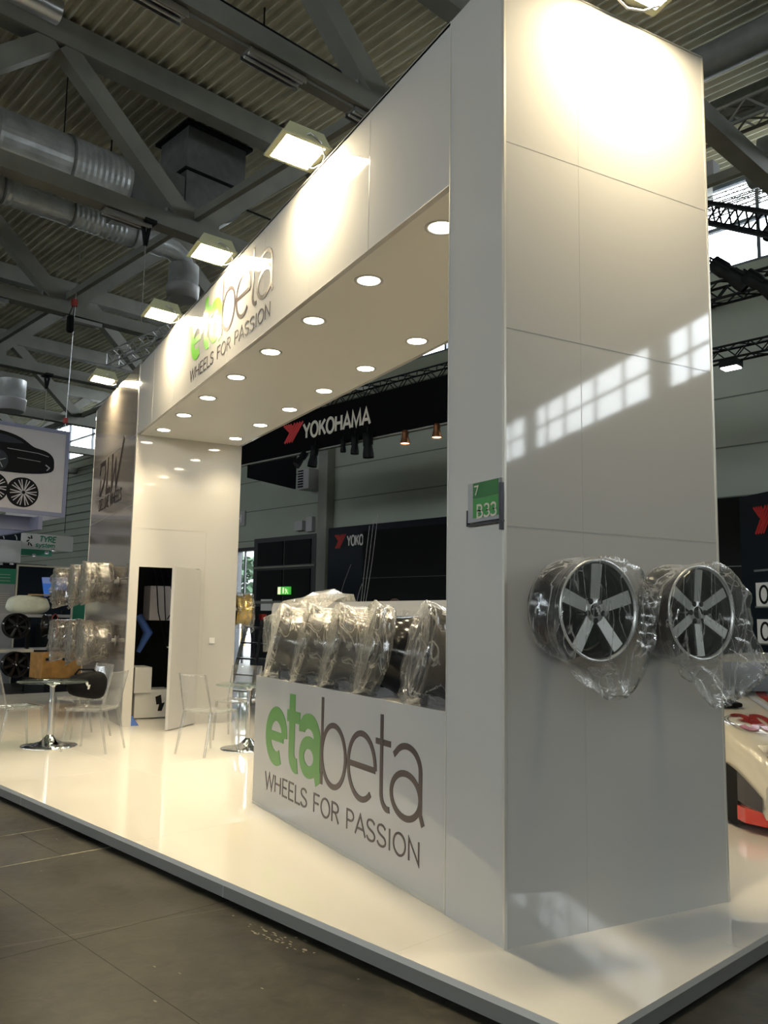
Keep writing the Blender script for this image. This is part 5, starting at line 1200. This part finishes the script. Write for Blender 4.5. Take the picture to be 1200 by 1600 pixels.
for sy in (-1, 1):
    for nm, mt_, X_ in (('wheel_arch_liner', 'black', [(1.74, .03, .46), (1.85, .03, .45), (1.95, .03, .43), (2.02, .03, .41)]), ('bumper_recess', 'greyrim', [(2.02, .20, .41), (2.10, .19, .375), (2.20, .18, .32), (2.275, .17, .27)])):
        MB().grid([[(x, sy*(hw(x)*1.015+.012), za) for x, za, zb in X_], [(x, sy*(hw(x)*1.015+.012), zb) for x, za, zb in X_]], smooth=False).build(nm, mt_, car)
b = MB(); b.add([(2.295, -.40, .34), (2.30, -.10, .34), (2.30, -.10, .20), (2.295, -.40, .20)]+[(2.295, .40, .34), (2.30, .10, .34), (2.30, .10, .20), (2.295, .40, .20)], [(0, 1, 2, 3), (4, 5, 6, 7)]); b.build('air_intake', 'black', car)
def decal(pts, dz, name, mt, n=8):
    pass
def strip(y0, y1, x0, x1, name, mt, dz=.006, dy=0.0):
    rows = [[(x, y0+(y1-y0)*k/3+dy*(x-x0), hood_z(x, y0+(y1-y0)*k/3+dy*(x-x0))+dz) for k in range(4)] for x in [x0+(x1-x0)*i/24 for i in range(25)]]
    MB().grid(rows).build(name, mt, car)
strip(-.34, -.26, .7, 2.1, 'red_stripe', 'carred'); strip(-.20, -.05, .7, 2.1, 'red_stripe', 'carred'); strip(.05, .20, .7, 2.1, 'red_stripe', 'carred')
strip(-.44, -.39, .7, 2.1, 'grey_stripe', 'grey')
# number on the wing: reads from the front
def hoodtext(s, cx, cy, h, wd, sw2, mt, name, ang=0):
    b = MB(); b2 = MB(); text(b2, s, -wd/2, -h/2, h, wd, sw2, ID, .0)
    ca, sa = math.cos(ang), math.sin(ang); vs = []
    for p in b2.v:
        lx, lz = p.x*ca-p.z*sa, p.x*sa+p.z*ca
        x, y = cx-lz, cy+lx; vs.append((x, y, hood_z(x, y)+.010))
    b.v = [Vector(v_) for v_ in vs]; b.f = [f for f in b2.f]; return b.build(name, mt, car)
hoodtext('30', 1.70, -.66, .36, .24, .055, 'carred', 'number')
b = MB(); 
for r_ in (.20, .225):
    ring = arc(1.72, -.64, r_*1.0, r_, 0, 360, 36)
    rows = [[(x, y, hood_z(x, max(-.93, y))+.008) for x, y in ring], [(1.72+(x-1.72)*1.04, -.64+(y+.64)*1.04, hood_z(x, max(-.93, y))+.008) for x, y in ring]]; b.grid(rows)
b.build('number_ring', 'black', car)
b = MB(); b.add([(2.16, -.70, .60), (2.05, -.86, .60), (2.0, -.87, .54), (2.16, -.82, .46), (2.245, -.70, .40), (2.25, -.58, .42)], [(0, 1, 2, 3, 4, 5)]).v
def lamp(side):
    s = -side; b = MB(); P_ = [(2.10, .76, .60), (2.16, .66, .60), (2.22, .50, .57), (2.30, .46, .44), (2.285, .54, .37), (2.235, .68, .47)]
    b.add([(x+.012, y*side, z+.012) for x, y, z in P_], [tuple(range(6))]); h = b.build('headlamp', 'black_gloss', car)
    P2 = [(2.13, .70, .61), (2.19, .58, .585), (2.265, .52, .49), (2.23, .62, .52)]
    MB().add([(x+.022, y*side, z+.020) for x, y, z in P2], [(0, 1, 2, 3)]).build('lamp_glass', 'alu', h)
lamp(-1); lamp(1)
for sx in (1.40, -1.35):
    for sy in (-1, 1):
        wv = MB(T(sx, sy*.80, .325) @ RX(PI/2)); wv.lathe([(.19, .11), (.30, .115), (.325, .08), (.325, -.08), (.30, -.115), (.19, -.11)], 40)
        tyre = wv.build('wheel', 'rubber', car)
        MB(T(sx, sy*.80, .325) @ RX(PI/2)).lathe([(.001, .05), (.19, .09), (.19, -.09), (.001, -.05)], 30).build('rim', 'greyrim', tyre)
        MB(T(sx, sy*.86, .375) @ RX(PI/2)).lathe([(.001, .088), (.36, .088), (.36, -.06), (.001, -.06)], 40).build('wheel_arch', 'black', car)
b = MB(); b.add([(.30, -.62, 1.10), (.30, .62, 1.10), (.80, .74, .875), (.80, -.74, .875)], [(0, 1, 2, 3)], T(.02, 0, .02)); b.build('windscreen', 'black_gloss', car)
MB().bar((.62, -.5, .92), (.85, -.1, .90), .02).bar((.60, .1, .93), (.84, .5, .90), .02).build('wiper', 'black', car)
MB().box(-.1, .15, -1.03, -.93, .90, 1.0).box(-.1, .15, .93, 1.03, .90, 1.0).build('door_mirror', 'cream', car)
b = MB(); b.box(.95, 1.35, -.52, -.30, -.0, .02, T(0, 0, hood_z(1.15, -.4)+.02)); cl2 = tag(MB(T(-2.23, 4.73, 0) @ RZ(HDG)).box(.98, 1.32, -.78, -.55, .80, .835).build('black_gloves', 'blackfab', mods=bevel(.012, 2)), 'small black folded cloth lying on the race car bonnet', 'cloth')
